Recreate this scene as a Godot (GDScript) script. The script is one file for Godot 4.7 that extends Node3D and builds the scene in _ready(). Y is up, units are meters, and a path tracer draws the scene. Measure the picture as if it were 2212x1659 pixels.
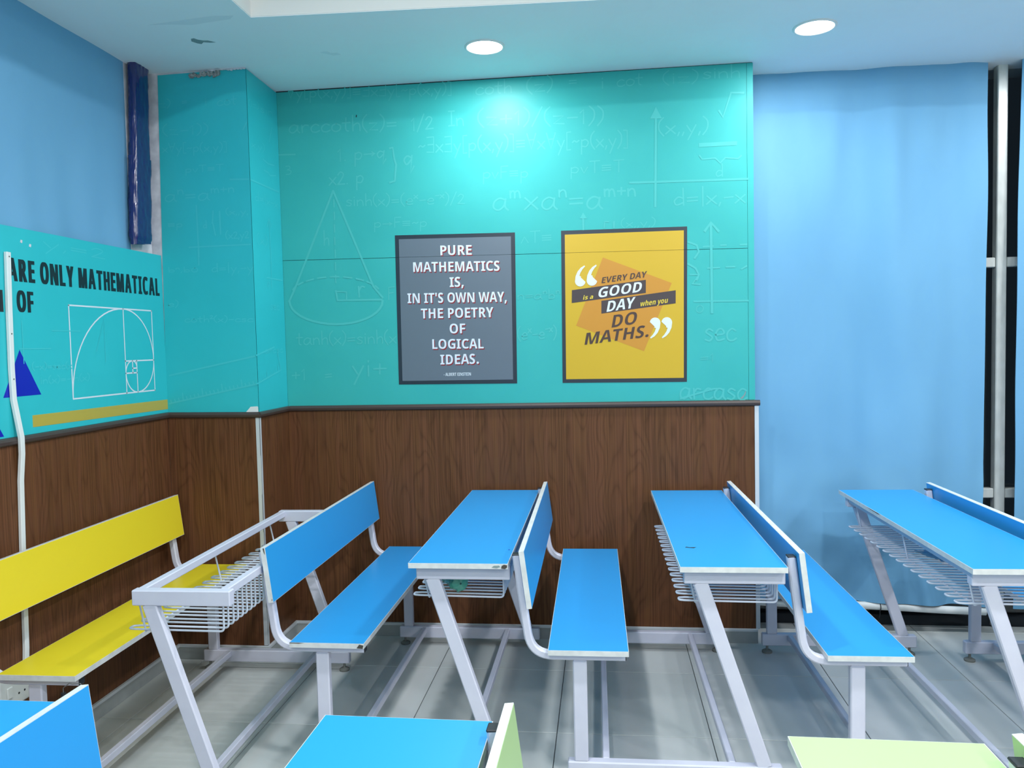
extends Node3D
# A classroom corner: rows of joined desk-benches in front of a chalk-formula mural, wood panelling and blue curtains.

const CEIL := 2.892
const COL_X := -2.4286
const COL_Z := 0.363
const LEFT_X := -2.8993
const RIGHT_X := 4.4
const FRONT_Z := 9.0
const RAIL_Y := 1.225

const BACK_WORDS = [
	["∀y[p(x,y)]≡∃x∃y[~p(x,y)]", -2.376, 2.853, -1.491, 2.824, 0.062],
	["coth", -1.378, 2.813, -1.183, 2.814, 0.070],
	["(z)", -1.117, 2.808, -0.973, 2.813, 0.076],
	["=", -0.902, 2.828, -0.853, 2.827, 0.064],
	["i", -0.739, 2.808, -0.723, 2.807, 0.069],
	["cot", -0.664, 2.812, -0.529, 2.815, 0.064],
	["(iz)", -0.439, 2.811, -0.254, 2.811, 0.064],
	["sinh", -0.243, 2.826, -0.055, 2.822, 0.063],
	["arccoth(z)=", -2.371, 2.673, -1.781, 2.661, 0.081],
	["1/2", -1.715, 2.650, -1.594, 2.655, 0.079],
	["In", -1.523, 2.665, -1.433, 2.662, 0.077],
	["(z+1)/(z-1))", -1.371, 2.659, -0.720, 2.635, 0.087],
	["~∃x∃y[p(x,y)]≡∀x∀y[~p(x,y)]", -1.681, 2.537, -0.603, 2.516, 0.080],
	["1. p→q", -2.111, 2.514, -1.848, 2.518, 0.078],
	["q", -1.763, 2.475, -1.700, 2.475, 0.100],
	["x2. p", -2.162, 2.393, -1.969, 2.395, 0.081],
	["3", -2.397, 2.460, -2.361, 2.458, 0.054],
	["h", -2.203, 2.083, -2.167, 2.082, 0.077],
	["r", -2.026, 1.806, -1.982, 1.807, 0.114],
	["F", -1.866, 1.788, -1.825, 1.789, 0.066],
	["sinh(x)=(e^x-e^-^x)/2", -2.075, 2.282, -1.441, 2.266, 0.062],
	["p→F≡~p", -1.929, 2.163, -1.640, 2.157, 0.054],
	["pvF≡p", -1.350, 2.389, -1.109, 2.383, 0.064],
	["pvT≡T", -0.903, 2.394, -0.627, 2.391, 0.062],
	["a^m×a^n=a^m^+^n", -1.303, 2.227, -0.570, 2.208, 0.121],
	["(x,,y,)", -0.463, 2.568, -0.209, 2.563, 0.080],
	["d", -0.185, 2.346, -0.143, 2.346, 0.062],
	["d=|x,-x", -0.393, 2.213, -0.034, 2.212, 0.084],
	["(x,,y,)", -0.653, 2.115, -0.475, 2.115, 0.046],
	["∧T≡", -1.161, 2.056, -0.994, 2.055, 0.061],
	["0", -0.287, 1.677, -0.244, 1.678, 0.046],
	["sec", -0.246, 1.535, -0.086, 1.533, 0.119],
	["=1", -0.270, 1.432, -0.193, 1.432, 0.049],
	["arcasc", -0.372, 1.247, -0.036, 1.236, 0.110],
	["tanh(x)=sinh(x", -2.371, 1.563, -1.822, 1.560, 0.071],
	["+1", -2.406, 1.376, -2.318, 1.376, 0.072],
	["=", -2.222, 1.372, -2.174, 1.374, 0.070],
	["yi+", -2.073, 1.391, -1.872, 1.389, 0.109],
	["n=a^nb^n", -1.184, 1.768, -0.961, 1.767, 0.050],
	["(e^x-e^-^x)", -1.189, 1.562, -0.982, 1.565, 0.069]
]
const BACK_LINES = [
	[0, 0.0110, -2.140, 2.363, -2.372, 1.849, -2.402, 1.792],
	[0, 0.0110, -2.140, 2.363, -1.939, 1.858, -1.892, 1.800],
	[0, 0.0120, -1.893, 1.783, -1.897, 1.762, -1.909, 1.742, -1.928, 1.723, -1.954, 1.706, -1.985, 1.692, -2.022, 1.680, -2.062, 1.672, -2.105, 1.668, -2.149, 1.667, -2.193, 1.670, -2.235, 1.677, -2.275, 1.687, -2.312, 1.700, -2.343, 1.716, -2.368, 1.735, -2.386, 1.755, -2.396, 1.776, -2.400, 1.798],
	[0, 0.0110, -2.143, 1.842, -2.136, 1.792, -1.895, 1.789],
	[0, 0.0080, -2.143, 1.839, -2.086, 1.835, -2.087, 1.794],
	[0, 0.0070, -2.138, 2.318, -2.138, 2.280],
	[0, 0.0070, -2.138, 2.253, -2.138, 2.214],
	[0, 0.0070, -2.139, 2.187, -2.139, 2.149],
	[0, 0.0070, -2.140, 2.122, -2.140, 2.083],
	[0, 0.0070, -2.140, 2.056, -2.140, 2.017],
	[0, 0.0070, -2.141, 1.990, -2.141, 1.951],
	[0, 0.0070, -2.142, 1.924, -2.142, 1.885],
	[0, 0.0090, -2.379, 1.855, -2.374, 1.860, -2.369, 1.865, -2.362, 1.870],
	[0, 0.0090, -2.349, 1.879, -2.341, 1.883, -2.331, 1.888, -2.321, 1.892],
	[0, 0.0090, -2.302, 1.898, -2.290, 1.901, -2.277, 1.904, -2.264, 1.907],
	[0, 0.0090, -2.240, 1.911, -2.226, 1.913, -2.211, 1.914, -2.196, 1.915],
	[0, 0.0090, -2.170, 1.916, -2.155, 1.916, -2.140, 1.916, -2.124, 1.915],
	[0, 0.0090, -2.098, 1.913, -2.083, 1.911, -2.069, 1.909, -2.054, 1.907],
	[0, 0.0090, -2.031, 1.902, -2.017, 1.899, -2.005, 1.896, -1.992, 1.892],
	[0, 0.0090, -1.973, 1.885, -1.962, 1.880, -1.953, 1.876, -1.944, 1.871],
	[0, 0.0090, -1.930, 1.862, -1.924, 1.857, -1.918, 1.851, -1.913, 1.846],
	[0, 0.0080, -2.429, 2.563, -2.339, 2.561],
	[0, 0.0100, -1.830, 2.567, -1.814, 2.570, -1.807, 2.510, -1.798, 2.482, -1.804, 2.438, -1.808, 2.399, -1.835, 2.392],
	[0, 0.0120, -0.470, 2.670, -0.479, 2.212],
	[0, 0.0110, -0.603, 2.335, -0.027, 2.328],
	[0, 0.0200, -0.257, 2.504, -0.084, 2.504],
	[0, 0.0080, -0.260, 2.453, -0.247, 2.434, -0.184, 2.437, -0.160, 2.412, -0.136, 2.436, -0.074, 2.429, -0.058, 2.443],
	[0, 0.0110, -0.163, 2.666, -0.145, 2.634, -0.105, 2.750, -0.045, 2.746],
	[0, 0.0100, -0.840, 2.177, -0.839, 2.112],
	[0, 0.0070, -0.735, 2.116, -0.731, 2.147, -0.712, 2.146],
	[0, 0.0090, -0.685, 2.145, -0.686, 2.115],
	[0, 0.0130, -0.208, 2.119, -0.207, 1.675],
	[0, 0.0130, -0.238, 2.081, -0.208, 2.122, -0.171, 2.078],
	[0, 0.0090, -0.295, 1.734, -0.032, 1.730],
	[0, 0.0080, -0.246, 2.004, -0.198, 2.005],
	[0, 0.0080, -0.161, 2.008, -0.135, 2.008],
	[0, 0.0080, -0.067, 2.007, -0.035, 2.008],
	[0, 0.0080, -0.226, 1.897, -0.168, 1.898],
	[0, 0.0080, -0.136, 1.900, -0.094, 1.900],
	[0, 0.0080, -0.062, 1.887, -0.036, 1.902],
	[0, 0.0100, -0.320, 2.030, -0.278, 2.013, -0.268, 1.980, -0.289, 1.948],
	[0, 0.0100, -0.322, 1.922, -0.285, 1.899, -0.269, 1.866, -0.280, 1.840],
	[0, 0.0090, -0.312, 1.868, -0.269, 1.866, -0.301, 1.821, -0.264, 1.818],
	[0, 0.0090, -0.367, 1.247, -0.205, 1.294, -0.173, 1.295]
]
const BACK_HEADS = [
	[-0.500, 2.645, -0.470, 2.702, -0.441, 2.644],
	[-0.857, 2.167, -0.839, 2.197, -0.821, 2.166]
]
const COLUMN_WORDS = [
	["z)", -2.875, 2.728, -2.812, 2.728, 0.039],
	["=", -2.760, 2.733, -2.727, 2.733, 0.042],
	["i", -2.641, 2.726, -2.629, 2.726, 0.042],
	["cot", -2.581, 2.720, -2.478, 2.723, 0.047],
	["(z-1))", -2.866, 2.596, -2.623, 2.589, 0.053],
	["x∀y[~p(x,y)]", -2.870, 2.512, -2.534, 2.503, 0.045],
	["pvT≡T", -2.757, 2.410, -2.556, 2.409, 0.034],
	["a^n=a^m^+^n", -2.869, 2.274, -2.506, 2.272, 0.068],
	["≡p", -2.860, 2.148, -2.777, 2.148, 0.034],
	["d", -2.676, 2.138, -2.655, 2.138, 0.037],
	["(x,,y,", -2.559, 2.199, -2.440, 2.197, 0.033],
	["(x2,y2", -2.564, 2.083, -2.442, 2.083, 0.040],
	["b^n,b0", -2.868, 1.932, -2.707, 1.928, 0.024],
	["d=|y,-y", -2.643, 1.925, -2.425, 1.921, 0.044],
	["coth^2(x)-csc", -2.794, 1.685, -2.437, 1.678, 0.032],
	["e)", -2.876, 1.761, -2.816, 1.762, 0.034]
]
const COLUMN_LINES = [
	[0, 0.0060, -2.706, 2.250, -2.703, 2.000],
	[0, 0.0060, -2.752, 2.049, -2.437, 2.052],
	[0, 0.0070, -2.528, 2.367, -2.435, 2.364],
	[0, 0.0060, -2.621, 2.221, -2.626, 2.165, -2.630, 2.162, -2.624, 2.159, -2.614, 2.102],
	[0, 0.0070, -2.588, 2.217, -2.587, 2.107],
	[0, 0.0060, -2.453, 2.599, -2.434, 2.634],
	[0, 0.0060, -2.705, 2.035, -2.705, 1.961],
	[0, 0.0080, -2.883, 1.424, -2.437, 1.511],
	[0, 0.0080, -2.889, 1.285, -2.437, 1.374],
	[0, 0.0060, -2.878, 1.287, -2.882, 1.303],
	[0, 0.0060, -2.857, 1.291, -2.861, 1.307],
	[0, 0.0060, -2.836, 1.295, -2.841, 1.311],
	[0, 0.0060, -2.816, 1.299, -2.819, 1.337],
	[0, 0.0060, -2.795, 1.304, -2.799, 1.319],
	[0, 0.0060, -2.774, 1.308, -2.779, 1.324],
	[0, 0.0060, -2.754, 1.312, -2.758, 1.328],
	[0, 0.0060, -2.733, 1.316, -2.738, 1.332],
	[0, 0.0060, -2.713, 1.320, -2.716, 1.357],
	[0, 0.0060, -2.692, 1.324, -2.697, 1.340],
	[0, 0.0060, -2.672, 1.328, -2.676, 1.344],
	[0, 0.0060, -2.651, 1.332, -2.656, 1.348],
	[0, 0.0060, -2.631, 1.336, -2.635, 1.352],
	[0, 0.0060, -2.610, 1.340, -2.614, 1.377],
	[0, 0.0060, -2.590, 1.344, -2.594, 1.360],
	[0, 0.0060, -2.569, 1.348, -2.574, 1.364],
	[0, 0.0060, -2.549, 1.352, -2.554, 1.368],
	[0, 0.0060, -2.529, 1.356, -2.533, 1.371],
	[0, 0.0060, -2.509, 1.360, -2.512, 1.397],
	[0, 0.0060, -2.488, 1.364, -2.493, 1.379],
	[0, 0.0060, -2.468, 1.368, -2.473, 1.383],
	[0, 0.0060, -2.448, 1.371, -2.452, 1.387]
]
const SIDE_WORDS = [
	["(iz)", -0.349, 2.716, -0.222, 2.735, 0.034],
	["sin", -0.216, 2.726, -0.051, 2.748, 0.041],
	["x,y)", -0.334, 2.525, -0.171, 2.537, 0.040],
	["d=|x-x", -0.317, 2.271, -0.035, 2.278, 0.047],
	["(x)", -0.316, 2.064, -0.179, 2.066, 0.052],
	["0", -0.209, 1.861, -0.179, 1.862, 0.028],
	["sec", -0.183, 1.746, -0.064, 1.746, 0.046],
	["arcsc", -0.270, 1.523, -0.038, 1.525, 0.037]
]
const SIDE_LINES = [
	[0, 0.0080, -0.358, 2.363, -0.019, 2.366],
	[0, 0.0070, -0.203, 2.495, -0.141, 2.486, -0.067, 2.493],
	[0, 0.0070, -0.194, 2.442, -0.145, 2.441, -0.124, 2.430, -0.050, 2.445],
	[0, 0.0060, -0.159, 2.202, -0.148, 2.007],
	[0, 0.0070, -0.184, 2.163, -0.159, 2.205, -0.131, 2.167],
	[0, 0.0060, -0.079, 2.684, -0.120, 2.600],
	[0, 0.0070, -0.150, 2.049, -0.155, 1.860],
	[0, 0.0070, -0.212, 1.904, -0.016, 1.904],
	[0, 0.0080, -0.369, 1.514, -0.151, 1.554],
	[0, 0.0070, -0.116, 1.526, -0.080, 1.433],
	[0, 0.0080, -0.376, 1.375, -0.086, 1.431],
	[0, 0.0050, -0.335, 1.383, -0.343, 1.398],
	[0, 0.0050, -0.293, 1.391, -0.301, 1.406],
	[0, 0.0050, -0.249, 1.400, -0.255, 1.435],
	[0, 0.0050, -0.205, 1.408, -0.213, 1.424],
	[0, 0.0050, -0.159, 1.417, -0.168, 1.433],
	[0, 0.0050, -0.113, 1.426, -0.119, 1.462]
]

const POSTER_ONE = [
	["PURE", -1.5780, 2.0080, -1.4140, 2.0050, 0.0500],
	["MATHEMATICS", -1.7240, 1.9270, -1.2720, 1.9190, 0.0500],
	["IS,", -1.5340, 1.8430, -1.4600, 1.8440, 0.0500],
	["IN IT'S OWN WAY,", -1.7590, 1.7660, -1.2380, 1.7590, 0.0510],
	["THE POETRY", -1.6900, 1.6850, -1.3090, 1.6820, 0.0510],
	["OF", -1.5400, 1.6030, -1.4580, 1.6030, 0.0500],
	["LOGICAL", -1.6340, 1.5250, -1.3640, 1.5220, 0.0500],
	["IDEAS.", -1.5940, 1.4430, -1.3910, 1.4440, 0.0510],
	["- ALBERT EINSTEIN", -1.5780, 1.3830, -1.4340, 1.3830, 0.0160],
]
const POSTER_TWO = [
	["EVERY DAY", -0.7530, 1.8380, -0.5300, 1.8620, 0.0300],
	["is a", -0.8480, 1.7580, -0.7980, 1.7620, 0.0210],
	["GOOD", -0.7730, 1.7650, -0.5570, 1.7900, 0.0510],
	["DAY", -0.7300, 1.6930, -0.5940, 1.7100, 0.0540],
	["when you", -0.5630, 1.7160, -0.4260, 1.7310, 0.0260],
	["DO", -0.7060, 1.6130, -0.5850, 1.6290, 0.0630],
	["MATHS.", -0.8440, 1.5290, -0.5230, 1.5630, 0.0600],
]

# ---------------------------------------------------------------- geometry helpers
func tri(st: SurfaceTool, a: Vector3, b: Vector3, c: Vector3, na: Vector3, nb: Vector3, nc: Vector3) -> void:
	if (c - a).cross(b - a).dot(na + nb + nc) < 0.0:
		var t := b
		b = c
		c = t
		t = nb
		nb = nc
		nc = t
	st.set_normal(na)
	st.add_vertex(a)
	st.set_normal(nb)
	st.add_vertex(b)
	st.set_normal(nc)
	st.add_vertex(c)

func flat_tri(st: SurfaceTool, a: Vector3, b: Vector3, c: Vector3, out: Vector3) -> void:
	var n := (c - a).cross(b - a).normalized()
	if n.dot(out) < 0.0:
		n = -n
	tri(st, a, b, c, n, n, n)

func flat_quad(st: SurfaceTool, a: Vector3, b: Vector3, c: Vector3, d: Vector3, out: Vector3) -> void:
	flat_tri(st, a, b, c, out)
	flat_tri(st, a, c, d, out)

func begin() -> SurfaceTool:
	var st := SurfaceTool.new()
	st.begin(Mesh.PRIMITIVE_TRIANGLES)
	return st

# a box with chamfered edges
func add_box(st: SurfaceTool, lo: Vector3, hi: Vector3, ch := 0.002) -> void:
	var c := (lo + hi) * 0.5
	var h := (hi - lo) * 0.5
	ch = minf(ch, minf(h.x, minf(h.y, h.z)) * 0.9)
	var v := func(sx: float, sy: float, sz: float, axis: int) -> Vector3:
		var q := Vector3(sx * (h.x - ch), sy * (h.y - ch), sz * (h.z - ch))
		q[axis] = [sx, sy, sz][axis] * h[axis]
		return c + q
	for axis in 3:
		for s in [-1.0, 1.0]:
			var p := []
			for k in [[-1.0, -1.0], [1.0, -1.0], [1.0, 1.0], [-1.0, 1.0]]:
				var g := [0.0, 0.0, 0.0]
				g[axis] = s
				g[(axis + 1) % 3] = k[0]
				g[(axis + 2) % 3] = k[1]
				p.append(v.call(g[0], g[1], g[2], axis))
			var n := Vector3.ZERO
			n[axis] = s
			flat_quad(st, p[0], p[1], p[2], p[3], n)
		# the four edges that run along this axis
		var a1 := (axis + 1) % 3
		var a2 := (axis + 2) % 3
		for s1 in [-1.0, 1.0]:
			for s2 in [-1.0, 1.0]:
				var g0 := [0.0, 0.0, 0.0]
				g0[a1] = s1
				g0[a2] = s2
				var g1 := g0.duplicate()
				g0[axis] = -1.0
				g1[axis] = 1.0
				var n2 := Vector3.ZERO
				n2[a1] = s1
				n2[a2] = s2
				flat_quad(st, v.call(g0[0], g0[1], g0[2], a1), v.call(g1[0], g1[1], g1[2], a1), v.call(g1[0], g1[1], g1[2], a2), v.call(g0[0], g0[1], g0[2], a2), n2)
	for sx in [-1.0, 1.0]:
		for sy in [-1.0, 1.0]:
			for sz in [-1.0, 1.0]:
				flat_tri(st, v.call(sx, sy, sz, 0), v.call(sx, sy, sz, 1), v.call(sx, sy, sz, 2), Vector3(sx, sy, sz))

# a plain slab given by a convex or concave outline in a frame (o, u, v), raised along n
func add_slab(st: SurfaceTool, pts: PackedVector2Array, o: Vector3, u: Vector3, v: Vector3, n: Vector3, z0: float, z1: float) -> void:
	var idx := Geometry2D.triangulate_polygon(pts)
	var at := func(p: Vector2, z: float) -> Vector3:
		return o + u * p.x + v * p.y + n * z
	for k in range(0, idx.size(), 3):
		tri(st, at.call(pts[idx[k]], z1), at.call(pts[idx[k + 1]], z1), at.call(pts[idx[k + 2]], z1), n, n, n)
		tri(st, at.call(pts[idx[k]], z0), at.call(pts[idx[k + 1]], z0), at.call(pts[idx[k + 2]], z0), -n, -n, -n)
	var turn := 1.0 if Geometry2D.is_polygon_clockwise(pts) else -1.0
	for k in pts.size():
		var a := pts[k]
		var b := pts[(k + 1) % pts.size()]
		var e := (b - a).normalized()
		var out2 := Vector2(-e.y, e.x) * turn
		flat_quad(st, at.call(a, z0), at.call(b, z0), at.call(b, z1), at.call(a, z1), u * out2.x + v * out2.y)

# a profile (in-plane normal, binormal) swept along a path that lies in the plane across `side`
func add_sweep(st: SurfaceTool, path: Array, prof: Array, side: Vector3, round_profile := false, closed := false) -> void:
	var n := path.size()
	var rings := []
	var axes := []
	for k in n:
		var d: Vector3
		if closed:
			d = (path[(k + 1) % n] - path[(k + n - 1) % n]).normalized()
		elif k == 0:
			d = (path[1] - path[0]).normalized()
		elif k == n - 1:
			d = (path[n - 1] - path[n - 2]).normalized()
		else:
			d = ((path[k] - path[k - 1]).normalized() + (path[k + 1] - path[k]).normalized()).normalized()
		var stretch := 1.0
		if k > 0 and k < n - 1:
			stretch = 1.0 / maxf(0.5, d.dot((path[k + 1] - path[k]).normalized()))
		var nn := side.cross(d).normalized()
		var bb := d.cross(nn).normalized()
		axes.append([nn, bb, d])
		var ring := []
		for q in prof:
			ring.append(path[k] + nn * q.x * stretch + bb * q.y)
		rings.append(ring)
	var m := prof.size()
	var segs := n if closed else n - 1
	for k in segs:
		var k2 := (k + 1) % n
		for i in m:
			var j := (i + 1) % m
			var e: Vector2 = (prof[j] - prof[i]).normalized()
			var pn := Vector2(e.y, -e.x)
			if pn.dot(prof[i] + prof[j]) < 0.0:
				pn = -pn
			var p0: Vector2 = prof[i].normalized() if round_profile else pn
			var p1: Vector2 = prof[j].normalized() if round_profile else pn
			var n00: Vector3 = axes[k][0] * p0.x + axes[k][1] * p0.y
			var n01: Vector3 = axes[k][0] * p1.x + axes[k][1] * p1.y
			var n10: Vector3 = axes[k2][0] * p0.x + axes[k2][1] * p0.y
			var n11: Vector3 = axes[k2][0] * p1.x + axes[k2][1] * p1.y
			tri(st, rings[k][i], rings[k2][i], rings[k2][j], n00, n10, n11)
			tri(st, rings[k][i], rings[k2][j], rings[k][j], n00, n11, n01)
	if not closed:
		for e2 in [0, n - 1]:
			var out: Vector3 = -axes[0][2] if e2 == 0 else axes[n - 1][2]
			for i in range(1, m - 1):
				flat_tri(st, rings[e2][0], rings[e2][i], rings[e2][i + 1], out)

func rect_profile(w: float, h: float, ch := 0.004) -> Array:
	var x := w * 0.5
	var y := h * 0.5
	return [Vector2(x, -y + ch), Vector2(x, y - ch), Vector2(x - ch, y), Vector2(-x + ch, y), Vector2(-x, y - ch), Vector2(-x, -y + ch), Vector2(-x + ch, -y), Vector2(x - ch, -y)]

func round_profile(r: float, n := 6) -> Array:
	var a := []
	for k in n:
		a.append(Vector2(cos(TAU * k / n), sin(TAU * k / n)) * r)
	return a

# round the corners of a polyline
func fillet(pts: Array, r: float, steps := 5) -> Array:
	var res := [pts[0]]
	for k in range(1, pts.size() - 1):
		var a: Vector3 = pts[k - 1] - pts[k]
		var b: Vector3 = pts[k + 1] - pts[k]
		var cut := minf(r, minf(a.length(), b.length()) * 0.49)
		var p0: Vector3 = pts[k] + a.normalized() * cut
		var p1: Vector3 = pts[k] + b.normalized() * cut
		for s in steps + 1:
			var t := float(s) / steps
			res.append(p0.lerp(pts[k], t).lerp(pts[k].lerp(p1, t), t))
	res.append(pts[pts.size() - 1])
	return res

# a lathe about the y axis through c
func add_lathe(st: SurfaceTool, c: Vector3, prof: Array, seg := 16) -> void:
	for k in prof.size() - 1:
		var p: Vector2 = prof[k]
		var q: Vector2 = prof[k + 1]
		var e := (q - p)
		var n2 := Vector2(e.y, -e.x).normalized()
		for s in seg:
			var a0 := TAU * s / seg
			var a1 := TAU * (s + 1) / seg
			var d0 := Vector3(cos(a0), 0, sin(a0))
			var d1 := Vector3(cos(a1), 0, sin(a1))
			var na := d0 * n2.x + Vector3.UP * n2.y
			var nb := d1 * n2.x + Vector3.UP * n2.y
			var pa := c + d0 * p.x + Vector3.UP * p.y
			var pb := c + d1 * p.x + Vector3.UP * p.y
			var qa := c + d0 * q.x + Vector3.UP * q.y
			var qb := c + d1 * q.x + Vector3.UP * q.y
			if p.x > 1e-5:
				tri(st, pa, pb, qb, na, nb, nb)
			if q.x > 1e-5:
				tri(st, pa, qb, qa, na, nb, na)

# a bent grid: f(i, j) gives the points; smooth normals; two sides `thick` apart
func add_sheet(st: SurfaceTool, nu: int, nv: int, f: Callable, out: Vector3, thick := 0.0) -> void:
	var p := []
	for j in nv + 1:
		for i in nu + 1:
			p.append(f.call(float(i) / nu, float(j) / nv))
	var w := nu + 1
	var nrm := []
	for j in nv + 1:
		for i in nu + 1:
			var du: Vector3 = p[j * w + mini(i + 1, nu)] - p[j * w + maxi(i - 1, 0)]
			var dv: Vector3 = p[mini(j + 1, nv) * w + i] - p[maxi(j - 1, 0) * w + i]
			var n := du.cross(dv).normalized()
			nrm.append(n if n.dot(out) > 0.0 else -n)
	for side in ([0, 1] if thick > 0.0 else [0]):
		for j in nv:
			for i in nu:
				var q := [j * w + i, j * w + i + 1, (j + 1) * w + i + 1, (j + 1) * w + i]
				var v := []
				var m := []
				for k in q:
					v.append(p[k] - (nrm[k] * thick if side == 1 else Vector3.ZERO))
					m.append(-nrm[k] if side == 1 else nrm[k])
				tri(st, v[0], v[1], v[2], m[0], m[1], m[2])
				tri(st, v[0], v[2], v[3], m[0], m[2], m[3])

# a chalk stroke of a given width on a plane
func add_ribbon(st: SurfaceTool, pts: PackedVector2Array, width: float, fr: Array, z: float) -> void:
	var n := pts.size()
	if n < 2:
		return
	var l := []
	var r := []
	for k in n:
		var d: Vector2
		if k == 0:
			d = pts[1] - pts[0]
		elif k == n - 1:
			d = pts[n - 1] - pts[n - 2]
		else:
			d = (pts[k] - pts[k - 1]).normalized() + (pts[k + 1] - pts[k]).normalized()
		d = d.normalized()
		var h := Vector2(-d.y, d.x) * width * 0.5
		var p := pts[k]
		if k == 0:
			p -= d * width * 0.3
		if k == n - 1:
			p += d * width * 0.3
		l.append(fr[0] + fr[1] * (p.x + h.x) + fr[2] * (p.y + h.y) + fr[3] * z)
		r.append(fr[0] + fr[1] * (p.x - h.x) + fr[2] * (p.y - h.y) + fr[3] * z)
	for k in n - 1:
		tri(st, l[k], r[k], r[k + 1], fr[3], fr[3], fr[3])
		tri(st, l[k], r[k + 1], l[k + 1], fr[3], fr[3], fr[3])

func smooth_line(p: PackedVector2Array) -> PackedVector2Array:
	var res := PackedVector2Array()
	var n := p.size()
	for k in n - 1:
		var a := p[maxi(k - 1, 0)]
		var d := p[mini(k + 2, n - 1)]
		for s in 4:
			res.append(p[k].cubic_interpolate(p[k + 1], a, d, s / 4.0))
	res.append(p[n - 1])
	return res

# ---------------------------------------------------------------- scene helpers
var taken := {}

func numbered(called: String) -> String:
	var k: int = taken.get(called, 0)
	taken[called] = k + 1
	return called if k == 0 else "%s_%03d" % [called, k]

func obj(called: String, st: SurfaceTool, m: Material, parent: Node = null) -> MeshInstance3D:
	return put(called, st.commit(), m, parent)

func put(called: String, mesh: Mesh, m: Material, parent: Node = null) -> MeshInstance3D:
	var o := MeshInstance3D.new()
	o.name = called if parent else numbered(called)
	o.mesh = mesh
	o.material_override = m
	o.cast_shadow = GeometryInstance3D.SHADOW_CASTING_SETTING_ON
	(parent if parent else self).add_child(o, true)
	return o

func tag(o: Node, label: String, category: String, group := "") -> Node:
	o.set_meta("label", label)
	o.set_meta("category", category)
	if group:
		o.set_meta("group", group)
	return o

func structure(o: Node, label: String, category: String) -> Node:
	tag(o, label, category)
	o.set_meta("kind", "structure")
	return o

func thing(called: String, label: String, category: String, at := Vector3.ZERO, turn := 0.0, group := "") -> Node3D:
	var o := Node3D.new()
	o.name = numbered(called)
	add_child(o)
	o.position = at
	o.rotation.y = turn
	tag(o, label, category, group)
	return o

func paint(c: Color, rough := 0.5, metal := 0.0, spec := 0.5) -> StandardMaterial3D:
	var m := StandardMaterial3D.new()
	m.albedo_color = c
	m.roughness = rough
	m.metallic = metal
	m.metallic_specular = spec
	return m

func rgb(r: float, g: float, b: float) -> Color:
	return Color(r / 255.0, g / 255.0, b / 255.0)

func noise(f: float, sd: int, oct := 3) -> FastNoiseLite:
	var n := FastNoiseLite.new()
	n.seed = sd
	n.frequency = f
	n.fractal_octaves = oct
	return n

# a tiling texture that mottles between two colours
func mottle(a: Color, b: Color, f: float, sd: int, size := 512, contrast := 1.0) -> ImageTexture:
	var src := noise(f, sd, 4).get_seamless_image(size, size)
	var im := Image.create(size, size, true, Image.FORMAT_RGB8)
	for y in size:
		for x in size:
			var t := clampf((src.get_pixel(x, y).r - 0.5) * contrast + 0.5, 0.0, 1.0)
			im.set_pixel(x, y, a.lerp(b, t))
	im.generate_mipmaps()
	return ImageTexture.create_from_image(im)

func with_texture(m: StandardMaterial3D, tex: Texture2D, scale: Vector3) -> StandardMaterial3D:
	m.albedo_texture = tex
	m.albedo_color = Color.WHITE
	m.uv1_triplanar = true
	m.uv1_world_triplanar = true
	m.uv1_scale = scale
	return m

# brown laminate: upright streaks with a few cathedral arches
func wood_texture() -> ImageTexture:
	var w := 1024
	var h := 1024
	var warp := noise(0.006, 11, 2)
	var fine := noise(0.09, 5, 3)
	var wide := noise(0.012, 23, 2)
	var im := Image.create(w, h, true, Image.FORMAT_RGB8)
	var dark := rgb(74, 47, 29)
	var mid := rgb(110, 73, 46)
	var red := rgb(112, 73, 49)
	for y in h:
		var ty := TAU * y / h
		var cy := cos(ty) * 60.0
		var sy := sin(ty) * 60.0
		for x in w:
			var f := float(x)
			var wrap := smoothstep(0.86, 1.0, f / w)
			var wv := warp.get_noise_3d(f * 1.0, cy, sy)
			if wrap > 0.0:
				wv = lerpf(wv, warp.get_noise_3d(f - w, cy, sy), wrap)
			var u := f / w * 24.0 + wv * 4.0
			var ring := absf(fposmod(u, 1.0) * 2.0 - 1.0)
			ring = pow(ring, 3.0)
			var s := fine.get_noise_3d(f * 2.4, cy * 0.05, sy * 0.05)
			if wrap > 0.0:
				s = lerpf(s, fine.get_noise_3d((f - w) * 2.4, cy * 0.05, sy * 0.05), wrap)
			var b := wide.get_noise_3d(f * 1.6, cy * 0.12, sy * 0.12)
			if wrap > 0.0:
				b = lerpf(b, wide.get_noise_3d((f - w) * 1.6, cy * 0.12, sy * 0.12), wrap)
			var col := mid.lerp(red, clampf(b * 1.8 + 0.5, 0.0, 1.0)).lerp(dark, clampf(ring * 0.34 + s * 0.7 + 0.24, 0.0, 1.0))
			im.set_pixel(x, y, col)
	im.generate_mipmaps()
	return ImageTexture.create_from_image(im)

# ---------------------------------------------------------------- lettering
var text_cache := {}

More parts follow.
